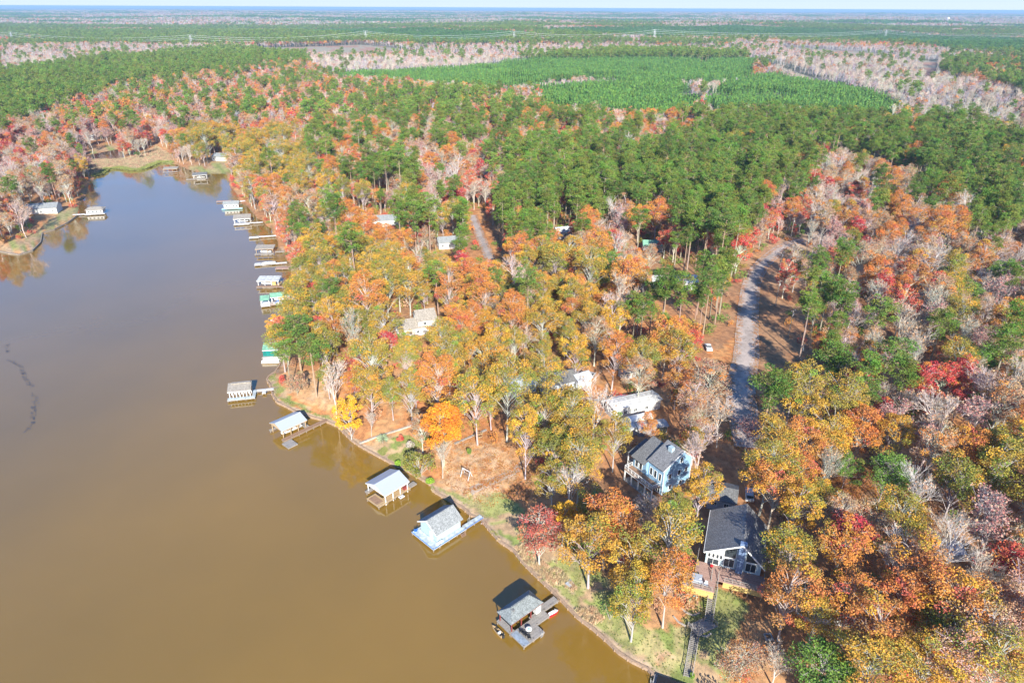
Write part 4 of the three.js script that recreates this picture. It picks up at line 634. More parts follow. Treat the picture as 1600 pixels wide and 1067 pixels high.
// dark roofed gable house over the lawn; origin at the middle of its front wall
{
  const t = anchored('house', 'slate blue gabled house with dark shingle roof and tall lakeside windows', 'house', 1101, 863, -20, [-6.4, 5.7, 1.0]), F = 2.3;
  claim(t, -7, 6, -12, 1); claim(t, -8, 7, 1, 6);
  const rx = 0.6, ry = 9.4, le = 5.7, re = 4.9;
  new GB().prism([V(-6.0, -2, 0), V(4.7, -2, 0), V(4.7, re + 0.3, 0), V(rx, ry - 0.1, 0), V(-6.0, le + 0.1, 0)], V(0, 0, -12)).mesh('wall', M.paleBlue, t);
  const r = new GB(); r.slab([V(-6.5, le - 0.05, 1.0), V(rx, ry, 1.0), V(rx, ry, -12.6), V(-6.5, le - 0.05, -12.6)], 0.17); r.slab([V(rx, ry, 1.0), V(5.4, re - 0.2, 1.0), V(5.4, re - 0.2, -12.6), V(rx, ry, -12.6)], 0.17); r.mesh('roof', M.darkShingle, t);
  new GB().beam(V(-6.5, le + 0.02, 1.04), V(rx, ry + 0.07, 1.04), 0.06, 0.3).mesh('rake_board', M.trim, t); new GB().beam(V(rx, ry + 0.07, 1.04), V(5.4, re - 0.13, 1.04), 0.06, 0.3).mesh('rake_board', M.trim, t);
  new GB().beam(V(-6.55, le + 0.02, -12.6), V(-6.55, le + 0.02, 1.0), 0.1, 0.16).mesh('gutter', M.trim, t);
  new GB().box(0.0, 1.3, -1.5, ry + 0.5, 0.02, 0.85).mesh('chimney', M.slateBlue, t);
  window_(t, 'z', -2.5, -0.4, F + 0.3, F + 2.5, 0, 1); window_(t, 'z', 1.7, 3.8, F + 0.3, F + 2.5, 0, 1); for (const x of [-5.7, -4.9, -4.1, -3.4]) window_(t, 'z', x, x + 0.65, F + 1.7, F + 2.9, 0, 1, 1);
  for (const s of [[-2.6, -0.3, 1], [1.6, 3.9, -1]]) { const lo = F + 2.7, a = s[0], b = s[1], l = s[2] > 0 ? [V(a, lo, 0.012), V(b, lo, 0.012), V(b, F + 6.0, 0.012), V(a, F + 4.6, 0.012)] : [V(a, lo, 0.012), V(b, lo, 0.012), V(b, F + 3.5, 0.012), V(a, F + 5.6, 0.012)]; const fr = new GB(); for (let k = 0; k < 4; k++) fr.beam(l[k], l[(k + 1) % 4], 0.1, 0.12); const m = fr.mesh('gable_window', M.trim, t); new GB().prism(l, V(0, 0, 0.02)).mesh('pane', M.glass, m); }
  window_(t, 'z', -5.7, -3.3, F + 0.02, F + 1.6, 0, 1, 2, 'entry_shade_door');  // added glass door, its dark panes standing in for the shade of the entry
  const d1 = new GB().box(-7.6, 5.6, F - 0.2, F, 0.02, 4.2).mesh('deck', M.deckPink, t), d2 = new GB().box(-9.6, -3.4, F - 0.2, F, 4.22, 7.6).mesh('deck', M.deckPink, t); void d1; void d2;
  new GB().box(-9.6, -3.5, F - 1.9, F - 0.22, 7.3, 7.5).mesh('retaining_face', M.yellowWood, t); new GB().box(-2.0, 5.5, F - 1.6, F - 0.22, 3.95, 4.1).mesh('deck_skirt', M.yellowWood, t);
  posts(t, [[-9.4, 7.1], [-6.5, 7.1], [-3.6, 7.1], [0, 3.8], [2.8, 3.8], [5.4, 3.8]], -4, F - 0.2, M.postTan, 0.2);
  railing(t, [V(-9.5, F, 4.3), V(-9.5, F, 7.5), V(-3.9, F, 7.5)], 1, M.deckGrey); railing(t, [V(-1.8, F, 4.1), V(5.5, F, 4.1), V(5.5, F, 0.2)], 1, M.deckGrey); railing(t, [V(-7.5, F, -6), V(-7.5, F, 0.2)], 1, M.deckGrey);
  for (const [x, z, r2] of [[-6.2, 6.4, 20], [-5.2, 6.6, -10]]) chair('white patio chair on the pinkish deck', world(t, x, F, z), t.rotation.y + rad(r2), M.deckWhite, 'white chairs on the house deck');
  const w = world(t, -7.0, F, 5.6), hot = thing('spa_cover', 'pale grey square hot tub on the house deck', 'hot tub', [w.x, w.y, w.z], t.rotation.y); new GB().box(-0.9, 0.9, 0, 0.75, -0.9, 0.9).mesh('shell', M.coolGrey, hot); new GB().box(-0.95, 0.95, 0.75, 0.86, -0.95, 0.95).mesh('lid', M.metalRoof, hot);
  const pr = world(t, -4.6, F, 1.2), pa = thing('planter', 'red potted plant by the house entry', 'plant', [pr.x, pr.y, pr.z]); new GB().tube(V(0, 0, 0), V(0, 0.45, 0), 0.2, 0.28, 8, true).mesh('pot', M.dark, pa); new GB().dome(V(0, 0.65, 0), 0.36, 0.32, 0.36, 7, 4).mesh('flowers', M.red, pa);
}
// long timber stairs from the deck to the water
{
  const t = thing('timber_stairs', 'grey timber stairs with a square landing from the house deck to the shore', 'stairs'), P = (px, py, y) => { const [x, d] = level(px, py, y); return V(x, y, -d); };
  const flight = (a, b, w, n, name) => {
    const dir = b.clone().sub(a), flat = V(dir.x, 0, dir.z), s = V(-flat.z, 0, flat.x).normalize().multiplyScalar(w / 2), u = flat.clone().normalize();
    for (let k = 0; k < n; k++) { const o = a.clone().lerp(b, (k + 0.5) / n), q = flat.length() / n * 0.42, g = new GB(); g.slab([o.clone().add(s).addScaledVector(u, -q), o.clone().sub(s).addScaledVector(u, -q), o.clone().sub(s).addScaledVector(u, q), o.clone().add(s).addScaledVector(u, q)], 0.05); g.mesh(name, M.deckGrey, t); }
    for (const k of [-1, 1]) { const A = a.clone().addScaledVector(s, k), B = b.clone().addScaledVector(s, k); new GB().beam(A.clone().add(V(0, -0.15, 0)), B.clone().add(V(0, -0.15, 0)), 0.07, 0.28).mesh('stringer', M.deckGrey, t); railing(t, [A, B], 0.95, M.deckGrey, 1.5); }
  };
  const y0 = 1.2, a = P(1075, 1058, y0), b = P(1088, 982, 4.2), c = P(1107, 973, 4.2), e = P(1115, 921, 7.0), f = P(1118, 897, 8.2);
  flight(a, b, 1.5, 26, 'tread'); flight(c, e, 1.5, 18, 'tread'); flight(e, f, 1.3, 8, 'tread');
  const u = c.clone().sub(b).setY(0).normalize(), s = V(-u.z, 0, u.x); const p = [b.clone().addScaledVector(u, -0.9).addScaledVector(s, 1.5), b.clone().addScaledVector(u, -0.9).addScaledVector(s, -1.3), c.clone().addScaledVector(u, 0.9).addScaledVector(s, -1.3), c.clone().addScaledVector(u, 0.9).addScaledVector(s, 1.5)];
  new GB().slab(p.map((q) => q.clone().add(V(0, -0.04, 0))), 0.1).mesh('landing', M.deckGrey, t); railing(t, [p[0].clone(), p[1].clone()], 0.95, M.deckGrey); railing(t, [p[2].clone(), p[3].clone()], 0.95, M.deckGrey);
  for (const q of p) new GB().beam(q.clone().add(V(0, -4, 0)), q.clone(), 0.16, 0.16).mesh('post', M.postTan, t); for (const q of [a, b, c, e]) footprints.push([q.x, -q.z, 3]);
}
// simple gabled or flat building; x along the ridge
function cabin(name, label, category, px, py, a, o) {
  const t = anchored(name, label, category, px, py, a, o.local ?? [0, o.eave, 0]), { L, W, eave, ridge } = o, x = L / 2, z = W / 2;
  new GB().prism(ridge > eave + 0.2 ? [V(-x, -1.6, -z), V(-x, -1.6, z), V(-x, eave, z), V(-x, ridge - 0.08, 0), V(-x, eave, -z)] : [V(-x, -1.6, -z), V(-x, -1.6, z), V(-x, eave, z), V(-x, eave, -z)], V(L, 0, 0)).mesh('wall', o.wall, t);
  gable(new GB(), -x - 0.35, x + 0.35, -z - 0.4, z + 0.4, eave - (ridge - eave) / z * 0.4 + 0.02, ridge + 0.02, 0, 0.14).mesh('roof', o.roof, t);
  for (const u of o.front ?? []) window_(t, 'z', u, u + 1.1, 1.0, 2.2, z, 1); for (const u of o.end ?? []) window_(t, 'x', u, u + 1.0, 1.0, 2.2, -x, -1); if (o.door !== undefined) new GB().box(o.door, o.door + 0.95, 0, 2.05, z + 0.006, z + 0.05).mesh('door', o.doorMat ?? M.trim, t);
  claim(t, -x, x, -z, z, 2); return t;
}
cabin('garage', 'small pale grey garage with white trimmed flat hipped roof behind the gabled house', 'garage', 1130, 768, -20, { L: 6, W: 6.5, eave: 2.9, ridge: 4.1, wall: M.coolGrey, roof: M.midShingle, front: [-2, 0.6] });
{ const t = cabin('house', 'tan gabled cottage with pale shingle roof among yellow oaks', 'house', 640, 507, 22, { L: 9, W: 7, eave: 3.2, ridge: 5.4, wall: M.whiteSide, roof: M.tanShingle, front: [-3.4, -1.2, 1.4], end: [-2, 0.8] }); new GB().prism([V(2.2, 0, -3.5), V(2.2, 0, 3.2), V(2.2, 5.6, 3.2), V(2.2, 8.0, -0.2), V(2.2, 5.6, -3.5)], V(6.5, 0, 0)).mesh('tall_wing', M.whiteSide, t); gable(new GB(), 1.8, 9.1, -4, 3.7, 5.3, 8.1, -0.15).mesh('roof', M.tanShingle, t); window_(t, 'z', 4, 5.2, 3.6, 4.9, 3.2, 1); window_(t, 'x', -1.0, 0.4, 5.0, 6.2, 2.2, -1); new GB().box(5, 7.4, 2.6, 2.8, 3.25, 4.8).mesh('awning', M.red, t); }
{ const t = cabin('mobile_home', 'long white mobile home with flat stained roof', 'mobile home', 990, 625, 22, { L: 15, W: 4.8, eave: 3.3, ridge: 3.6, wall: M.whiteSide, roof: mat(0.74, 0.74, 0.72, 0.8, T.mottle), front: [-4.4, -1.2, 2.4], end: [-1.4, 0.4] }); new GB().slab([V(-4.5, 2.6, -4.6), V(0, 2.6, -4.6), V(0, 3.0, -2.4), V(-4.5, 3.0, -2.4)], 0.1).mesh('carport_roof', M.metalRoof, t); posts(t, [[-4.3, -4.5], [-0.2, -4.5]], -1, 2.6, M.postWhite, 0.12); }
{
  const t = anchored('camper_trailer', 'white camper trailer with rounded roof beside the mobile home', 'camper', 1000, 649, 22, [0, 2.8, 0]); claim(t, -3.6, 3.6, -1.4, 1.4, 2); const prof = []; for (let k = 0; k <= 8; k++) { const f = k / 8 * Math.PI; prof.push(V(-3.6, 2.3 + Math.sin(f) * 0.6, Math.cos(f) * 1.25)); } new GB().prism([V(-3.6, 0.5, -1.25), V(-3.6, 0.5, 1.25), ...prof], V(7.2, 0, 0)).mesh('body', M.boatWhite, t);
  for (const s of [-1, 1]) for (const x of [-0.5, 0.5]) new GB().tube(V(x, 0.36, s * 1.05), V(x, 0.36, s * 1.3), 0.36, 0.36, 12, true).mesh('wheel', M.dark, t); window_(t, 'z', -2.8, -1.6, 1.4, 2.1, 1.25, 1); window_(t, 'z', 1.2, 2.4, 1.4, 2.1, 1.25, 1); new GB().box(0.1, 0.8, 0.6, 2.2, 1.255, 1.3).mesh('door', M.trim, t); new GB().beam(V(-3.6, 0.55, 0), V(-5, 0.5, 0), 0.12, 0.12).mesh('tow_bar', M.dark, t); new GB().box(0.6, 1.3, 2.88, 3.1, -0.35, 0.35).mesh('air_conditioner', M.trim, t);
}
cabin('shed', 'low white shed in front of the camper trailer', 'shed', 985, 662, -68, { L: 4.6, W: 2.6, eave: 2.2, ridge: 2.5, wall: M.whiteSide, roof: M.whiteRoof });
cabin('carport', 'grey stained flat roofed shelter beside the camper', 'shelter', 1018, 663, 12, { L: 8, W: 3, eave: 2.3, ridge: 2.6, wall: M.greySide, roof: mat(0.5, 0.5, 0.5, 0.8, T.mottle) });
cabin('shed', 'small grey cabin with twin pitched roof among the oaks', 'shed', 981, 577, 30, { L: 4.4, W: 3.2, eave: 2.4, ridge: 3.7, wall: M.coolGrey, roof: M.greyShingle, door: -0.4 });
cabin('shed', 'white fronted shed with grey roof below the golden trees', 'shed', 908, 588, 32, { L: 5, W: 4, eave: 2.7, ridge: 3.9, wall: M.whiteSide, roof: M.metalRoof, door: -0.4, doorMat: M.greySide });
cabin('house', 'grey blue house half hidden under golden oaks', 'house', 872, 590, 25, { L: 11, W: 7, eave: 3.2, ridge: 5, wall: M.coolGrey, roof: M.midShingle, front: [-4, -1, 2] });
{ const t = cabin('house', 'house with dark green roof and white end wall under orange oaks', 'house', 1312, 930, -12, { L: 15, W: 8, eave: 3.4, ridge: 5.4, wall: M.whiteSide, roof: M.green, front: [-6.4, -4.4, 1, 4], door: -1.2 }); new GB().box(4.5, 7.4, 0, 2.9, 4.02, 6.5).mesh('side_room', M.whiteSide, t); new GB().slab([V(4.2, 2.7, 6.9), V(7.7, 2.7, 6.9), V(7.7, 3.5, 4.05), V(4.2, 3.5, 4.05)], 0.12).mesh('side_roof', M.whiteRoof, t); }
cabin('shed', 'small pale roofed shed under the bare trees', 'shed', 1480, 855, 8, { L: 5, W: 4, eave: 2.4, ridge: 3.4, wall: M.whiteSide, roof: M.whiteRoof });
cabin('shed', 'dark roofed lean-to beside the bare dirt clearing', 'shed', 1328, 803, -15, { L: 4, W: 3, eave: 2.2, ridge: 2.9, wall: M.postTan, roof: M.darkShingle });
cabin('shed', 'tiny grey bird-box like hut between gold and brown trees', 'shed', 1438, 1045, 10, { L: 2, W: 1.6, eave: 2.0, ridge: 2.7, wall: M.greySide, roof: M.greyShingle });
for (const [label, px, py, a, L, W, wall, roof] of [
  ['white barn with low metal roof among dark green pines', 1365, 294, -8, 16, 8, M.whiteSide, M.whiteRoof], ['pale blue roofed house glimpsed behind the pine stand', 1062, 436, 0, 13, 7, M.whiteSide, M.metalRoof], ['white roofed shed beside the pale blue roofed house', 1030, 437, 5, 6, 5, M.whiteSide, M.whiteRoof],
  ['long pale roofed house above the lakeside oaks', 602, 341, 12, 13, 8, M.whiteSide, M.greyShingle], ['tan roofed house next to the long pale roofed one', 563, 338, 10, 13, 9, M.tanSide, M.tanShingle], ['grey roofed house further along the lakeside oaks', 527, 330, 10, 12, 8, M.whiteSide, M.greyShingle],
  ['white roofed house in the far red and yellow woods', 538, 196, 5, 16, 9, M.whiteSide, M.whiteRoof], ['second white roofed house by the far woods clearing', 582, 192, -8, 14, 8, M.whiteSide, M.whiteRoof], ['pale roofed house above the cove boat docks', 414, 240, 60, 14, 8, M.whiteSide, M.whiteRoof],
  ['grey roofed white house above the cove lawn', 350, 243, -12, 16, 10, M.whiteSide, M.greyShingle], ['grey roofed white house on the far bank lawn', 66, 322, 18, 16, 11, M.whiteSide, M.greyShingle], ['small white house beyond the marsh pond', 140, 212, 0, 11, 8, M.whiteSide, M.whiteRoof], ['small grey house behind the far bank trees', 25, 240, 5, 12, 8, M.greySide, M.midShingle],
  ['white shed near the fork of the grey lane', 880, 360, 20, 8, 5, M.whiteSide, M.whiteRoof], ['green roofed shed inside the mixed pine woods', 1020, 381, 0, 9, 5, M.greySide, M.mint], ['white house below the far pine ridge', 136, 99, 0, 22, 12, M.whiteSide, M.whiteRoof], ['second white house below the far pine ridge with shorter roof', 50, 104, 8, 14, 10, M.whiteSide, M.whiteRoof],
  ['pale house in the thin woods left of the amber tree', 812, 595, 25, 8, 6, M.coolGrey, M.metalRoof], ['pale roofed cottage behind the pines on the grey lane', 700, 375, 15, 10, 7, M.whiteSide, M.greyShingle],
]) { const t = cabin(label.includes('barn') ? 'barn' : label.includes('shed') ? 'shed' : 'house', label, label.includes('barn') ? 'barn' : label.includes('shed') ? 'shed' : 'house', px, py, a, { L, W, eave: 3.2, ridge: 5, wall, roof, front: [-L / 2 + 1.2, -0.6, L / 2 - 2.6], end: [-0.5] }); const w = world(t, 0, 3, 0), q = Math.hypot(w.x, w.z); keep.push({ x: w.x, d: -w.z, y: w.y - 1, half: Math.min(2.6, L * 0.16), slope: (EYE.y - w.y) / q }); }
function car(label, px, py, a, body, type) {
  const t = anchored(type, label, type === 'pickup_truck' ? 'truck' : 'car', px, py, a); claim(t, -2.4, 2.4, -1, 1, 1.5);
  new GB().prism([V(-2.4, 0.4, 0.92), V(2.35, 0.4, 0.92), V(2.4, 0.8, 0.92), V(1.3, 0.98, 0.92), V(-2.4, 1.0, 0.92)], V(0, 0, -1.84)).mesh('body', body, t);
  const c = type === 'pickup_truck' ? [-0.9, 1.2] : [-2.0, 1.2]; new GB().prism([V(c[0], 0.99, 0.8), V(c[1], 0.99, 0.8), V(c[1] - 0.7, 1.55, 0.68), V(c[0] + 0.25, 1.55, 0.68)], V(0, 0, -1.48)).mesh('cabin_glass', M.glass, t); new GB().box(c[0] + 0.3, c[1] - 0.75, 1.552, 1.6, -0.8, 0.66).mesh('cabin_roof', body, t);
  for (const x of [-1.5, 1.5]) for (const s of [-1, 1]) { const w = new GB().tube(V(x, 0.34, s * 0.74), V(x, 0.34, s * 0.95), 0.34, 0.34, 12, true).mesh('wheel', M.dark, t); new GB().tube(V(x, 0.34, s * 0.951), V(x, 0.34, s * 0.965), 0.2, 0.2, 8, true).mesh('rim', M.steel, w); }
  for (const s of [-0.6, 0.6]) new GB().box(2.36, 2.42, 0.62, 0.78, s - 0.18, s + 0.18).mesh('headlight', M.trim, t); return t;
}
car('pale blue grey van parked behind the gabled house', 1171, 776, 74, M.coolGrey, 'parked_car'); car('silver car parked on the litter beside the white fronted shed', 922, 590, 62, M.steel, 'parked_car'); car('white pickup truck parked near the pines by the road', 1107, 545, 85, M.boatWhite, 'pickup_truck');
// ---------- yard things ----------
{ const q = ground(887, 917), t = thing('plank_ramp', 'two part grey plank ramp lying on the lawn', 'ramp', at(q, 0.35), rad(44)); new GB().slab([V(0, 0, -0.7), V(0, 0, 0.7), V(2.4, 0.25, 0.7), V(2.4, 0.25, -0.7)], 0.12).mesh('lower_board', M.metalRoof, t); new GB().slab([V(2.42, 0.25, -0.7), V(2.42, 0.25, 0.7), V(5.2, 0.9, 0.3), V(5.2, 0.9, -1.1)], 0.12).mesh('upper_board', M.metalRoof, t); for (const x of [0.2, 2.3]) new GB().box(x, x + 0.15, -0.6, 0.02, -0.6, 0.6).mesh('support', M.deckGrey, t); }
{ const q = ground(729, 745), t = thing('garden_swing', 'white wooden swing frame standing on the leaf covered slope', 'swing', at(q), rad(-40)); for (const x of [-1.3, 1.3]) for (const s of [-1, 1]) new GB().beam(V(x, -0.1, s * 0.9), V(x, 2.1, 0), 0.12, 0.12).mesh('leg', M.deckWhite, t); new GB().beam(V(-1.5, 2.1, 0), V(1.5, 2.1, 0), 0.14, 0.14).mesh('crossbar', M.deckWhite, t); new GB().box(-0.8, 0.8, 0.5, 0.58, -0.3, 0.3).mesh('seat', M.deckBrown, t); new GB().box(-0.8, 0.8, 0.58, 1.1, -0.34, -0.28).mesh('backrest', M.deckBrown, t); for (const x of [-0.75, 0.75]) new GB().beam(V(x, 0.55, 0), V(x, 2.1, 0), 0.03, 0.03).mesh('chain', M.steel, t); }
{ const q = ground(757, 822), t = thing('shore_bench', 'slatted wooden bench on the seawall beside the blue gangway', 'bench', at(q, 0.15), rad(-45)); for (let k = 0; k < 4; k++) new GB().box(-0.9, 0.9, 0.42, 0.47, -0.4 + k * 0.2, -0.24 + k * 0.2).mesh('seat_slat', M.deckPink, t); for (const x of [-0.8, 0.8]) new GB().box(x - 0.06, x + 0.06, 0, 0.42, -0.38, 0.38).mesh('leg', M.deckWhite, t); for (let k = 0; k < 2; k++) new GB().box(-0.9, 0.9, 0.6 + k * 0.2, 0.72 + k * 0.2, -0.5, -0.45).mesh('back_slat', M.deckPink, t); }
{ const l = [[562, 697], [585, 684], [615, 675], [642, 666]].map(([x, y]) => { const q = ground(x, y); return V(...at(q, 0.1)); }), g = new GB(); for (let k = 0; k < 3; k++) g.beam(l[k], l[k + 1], 0.5, 0.5); tag(g.mesh('stone_edging', M.stone), 'pale stone edging line behind the palm like yucca', 'edging'); }
{ const l = [[710, 694], [735, 683], [760, 672]].map(([x, y]) => V(...at(ground(x, y), 0.12))), g = new GB(); for (let k = 0; k < 2; k++) g.beam(l[k], l[k + 1], 0.6, 0.3); tag(g.mesh('log_edging', M.deckGrey), 'grey log edging across the leaf covered slope', 'edging'); }
for (const [pts, label] of [[[[1064, 950], [1072, 957], [1083, 962], [1094, 958]], 'curved stone border of the play corner by the stairs'], [[[1052, 963], [1060, 972], [1072, 979]], 'curved pale stone border on the lawn near the landing'], [[[1090, 992], [1105, 995], [1112, 990]], 'short curved stone border under the stair landing']]) { const l = pts.map(([x, y]) => V(...at(ground(x, y), 0.08))), g = new GB(); for (let k = 0; k < l.length - 1; k++) g.beam(l[k], l[k + 1], 0.3, 0.25); tag(g.mesh('stone_border', M.stone), label, 'border'); }
{ const q = ground(1079, 936), t = thing('play_slide', 'small green and blue plastic play slide below the deck', 'play slide', at(q), rad(20)); new GB().box(-0.5, 0.3, 0, 0.9, -0.4, 0.4).mesh('tower', M.plasticGreen, t); new GB().prism([V(0.3, 0.9, 0.3), V(1.5, 0.1, 0.3), V(1.5, 0.22, 0.3), V(0.3, 1.02, 0.3)], V(0, 0, -0.6)).mesh('chute', M.aqua, t); for (const s of [-0.36, 0.36]) new GB().box(-0.45, -0.35, 0.9, 1.4, s - 0.05, s + 0.05).mesh('rail', M.yellowWood, t); }
{ const q = ground(1201, 996), t = thing('fire_pit', 'small square stone fire pit in the leaf litter', 'fire pit', at(q)); for (const [x, z, w, d] of [[-0.6, 0, 0.2, 1.4], [0.6, 0, 0.2, 1.4], [0, 0.6, 1.0, 0.2], [0, -0.6, 1.0, 0.2]]) new GB().box(x - w / 2, x + w / 2, -0.2, 0.35, z - d / 2, z + d / 2).mesh('side_stone', M.concrete, t); }
// utility poles and their wire along the road
{
  const P = [[1246, 585], [1232, 527], [1212, 478], [1217, 430], [1236, 372]].map(([x, y]) => ground(x, y)), tops = [];
  for (const q of P) { const [x, y, z] = at(q), t = thing('utility_pole', 'weathered wooden utility pole standing beside the road', 'utility pole', [x, y, z], 0.5, 'utility poles along the road'); new GB().tube(V(0, -1, 0), V(0, 10.5, 0), 0.17, 0.12, 7, true).mesh('pole', M.poleWood, t); new GB().beam(V(-1.1, 9.9, 0), V(1.1, 9.9, 0), 0.12, 0.14).mesh('crossarm', M.poleWood, t); for (const s of [-1, 0, 1]) new GB().tube(V(s, 9.97, 0), V(s, 10.2, 0), 0.06, 0.04, 6, true).mesh('insulator', M.steel, t); new GB().tube(V(0.3, 8.2, 0), V(0.3, 9.1, 0), 0.2, 0.2, 8, true).mesh('transformer', M.steel, t); tops.push(V(x, y + 10.2, z)); footprints.push([q[0], q[1], 2]); }
  const g = new GB(); for (let k = 0; k < tops.length - 1; k++) for (let j = 0; j < 8; j++) { const s = (f) => { const p = tops[k].clone().lerp(tops[k + 1], f); p.y -= 4 * f * (1 - f) * 0.9; return p; }; g.tube(s(j / 8), s((j + 1) / 8), 0.03, 0.03, 4); } tag(g.mesh('overhead_wire', M.dark), 'thin overhead wire strung along the roadside poles', 'wire');
}
// transmission line and water tower far behind
{
  const spots = [[-260, 64], [20, 68], [300, 76], [572, 68], [803, 69], [1022, 65], [1383, 62], [1640, 66]].map(([x, y]) => ground(x, y)), heads = [];
  for (const q of spots) {
    const [x, y, z] = at(q), t = thing('transmission_pylon', 'grey lattice transmission pylon rising above the leafless woods', 'pylon', [x, y, z], 0, 'pylons of the transmission line'); const hh = 36;
    for (const [i, j] of [[-1, -1], [1, -1], [1, 1], [-1, 1]]) new GB().beam(V(i * 4, -1, j * 4), V(i * 0.7, hh, j * 0.7), 0.36, 0.36).mesh('leg', M.steel, t);
    const g = new GB(); for (let k = 0; k < 6; k++) { const a = (k / 6) * hh, b = ((k + 1) / 6) * hh, wa = lerp(4, 0.7, k / 6), wb = lerp(4, 0.7, (k + 1) / 6); for (const s of [-1, 1]) { g.beam(V(-wa, a, s * wa), V(wb, b, s * wb), 0.2, 0.2); g.beam(V(s * wa, a, wa), V(s * wb, b, -wb), 0.2, 0.2); } } g.mesh('bracing', M.steel, t);
    for (const yy of [26, 31, 36]) new GB().beam(V(-7, yy, 0), V(7, yy, 0), 0.4, 0.4).mesh('crossarm', M.steel, t); heads.push([-6.5, 0, 6.5].map((o, i) => V(x + o, y + [26, 36, 31][i], z)));
  }
  const g = new GB(); for (let k = 0; k < heads.length - 1; k++) for (let w = 0; w < 3; w++) for (let j = 0; j < 16; j++) { const s = (f) => { const p = heads[k][w].clone().lerp(heads[k + 1][w], f); p.y -= 4 * f * (1 - f) * 13; return p; }; g.tube(s(j / 16), s((j + 1) / 16), 0.2, 0.2, 4); }
  tag(g.mesh('power_cable', M.wire), 'bright sagging cables of the transmission line', 'cable');
  const r = sight(1483, 27), D = 6200, x = r.x / -r.z * D, y = height(x, D), t = thing('water_tower', 'white water tower standing above the distant pines', 'water tower', [x, y, -D]), up = 48; new GB().tube(V(0, 0, 0), V(0, up - 8, 0), 3.4, 2.6, 10).mesh('pedestal', M.boatWhite, t); new GB().dome(V(0, up, 0), 12, 8.5, 12, 16, 8).mesh('tank', M.boatWhite, t);
}
// floating debris line on the lake
{
  const line = [[[10, 538], [12, 551]], [[12, 562], [31, 572], [35, 585], [44, 600], [52, 604]], [[46, 615], [55, 621], [53, 640], [50, 660], [44, 670], [34, 676]]], r = rngOf(9), g = new GB();
  for (const l of line) for (let k = 0; k < l.length - 1; k++) { const a = level(...l[k]), b = level(...l[k + 1]), n = Math.ceil(Math.hypot(a[0] - b[0], a[1] - b[1]) / 0.13) + 4; for (let j = 0; j < n; j++) { const f = r(), x = lerp(a[0], b[0], f) + (r() + r() + r() - 1.5) * 0.85, d = lerp(a[1], b[1], f) + (r() + r() + r() - 1.5) * 0.85, s = 0.06 + r() * r() * 0.42, t = r() * 6; g.prism([0, 1, 2, 3, 4].map((i) => V(x + Math.cos(t - i * 1.256) * s * (0.6 + r() * 0.6), 0.005, -d + Math.sin(t - i * 1.256) * s * 0.7)), V(0, 0.02, 0)); } }
  tag(g.mesh('floating_debris', M.debris), 'dark winding line of leaves and twigs drifting on the lake', 'debris', null, 'stuff');
}
// ---------- the woodland: individual trees first ----------
const R0 = rngOf(20241), trees = [];
const nameOf = { yellow: 'yellow_maple_tree', amber: 'amber_maple_tree', crimson: 'brick_red_maple_tree', bush: 'lakeside_bush' };
function plant(name, label, category, group, shape, material, x, d, s, turn, sy = s) {
  const t = thing(name, label, category, [x, height(x, d), -d], turn, group); t.scale.set(s, sy, s);
  meshOf('trunk', shape[0], barkMaterial, t); if (shape[1]) meshOf('crown', shape[1], material, t);
  return t;
}
// trees told apart in the photograph: crown centre in pixels, height and crown width in metres
const H0 = { gold: 20, orange: 20, olive: 20, rust: 20, red: 16, green: 15, pine: 26, bare: 18, pink: 17.5 }, W0 = { gold: 11, orange: 11, olive: 11, rust: 11, red: 7.8, green: 9.2, pine: 9.6, bare: 12, pink: 11 };
const named = [
  ['yellow', 545, 648, 15, 8, 'bright yellow maple leaning over the water by the metal roofed boathouse'], ['amber', 690, 668, 19, 10.5, 'glowing amber and orange maple on the slope above the metal roofed boathouse'], ['crimson', 845, 826, 16.5, 10.5, 'brick red maple with pale trunk on the lawn by the shore'], ['yellow', 880, 806, 14, 7.5, 'bright yellow maple next to the brick red one'], ['yellow', 433, 502, 10, 8, 'yellow tree overhanging the lake beside the mint roofed docks'],
  ['bush', 655, 733, 7, 9, 'wide olive brown bush overhanging the water between two boathouses'], ['bush', 462, 600, 8, 7, 'round olive bush on the grassy point'],
];
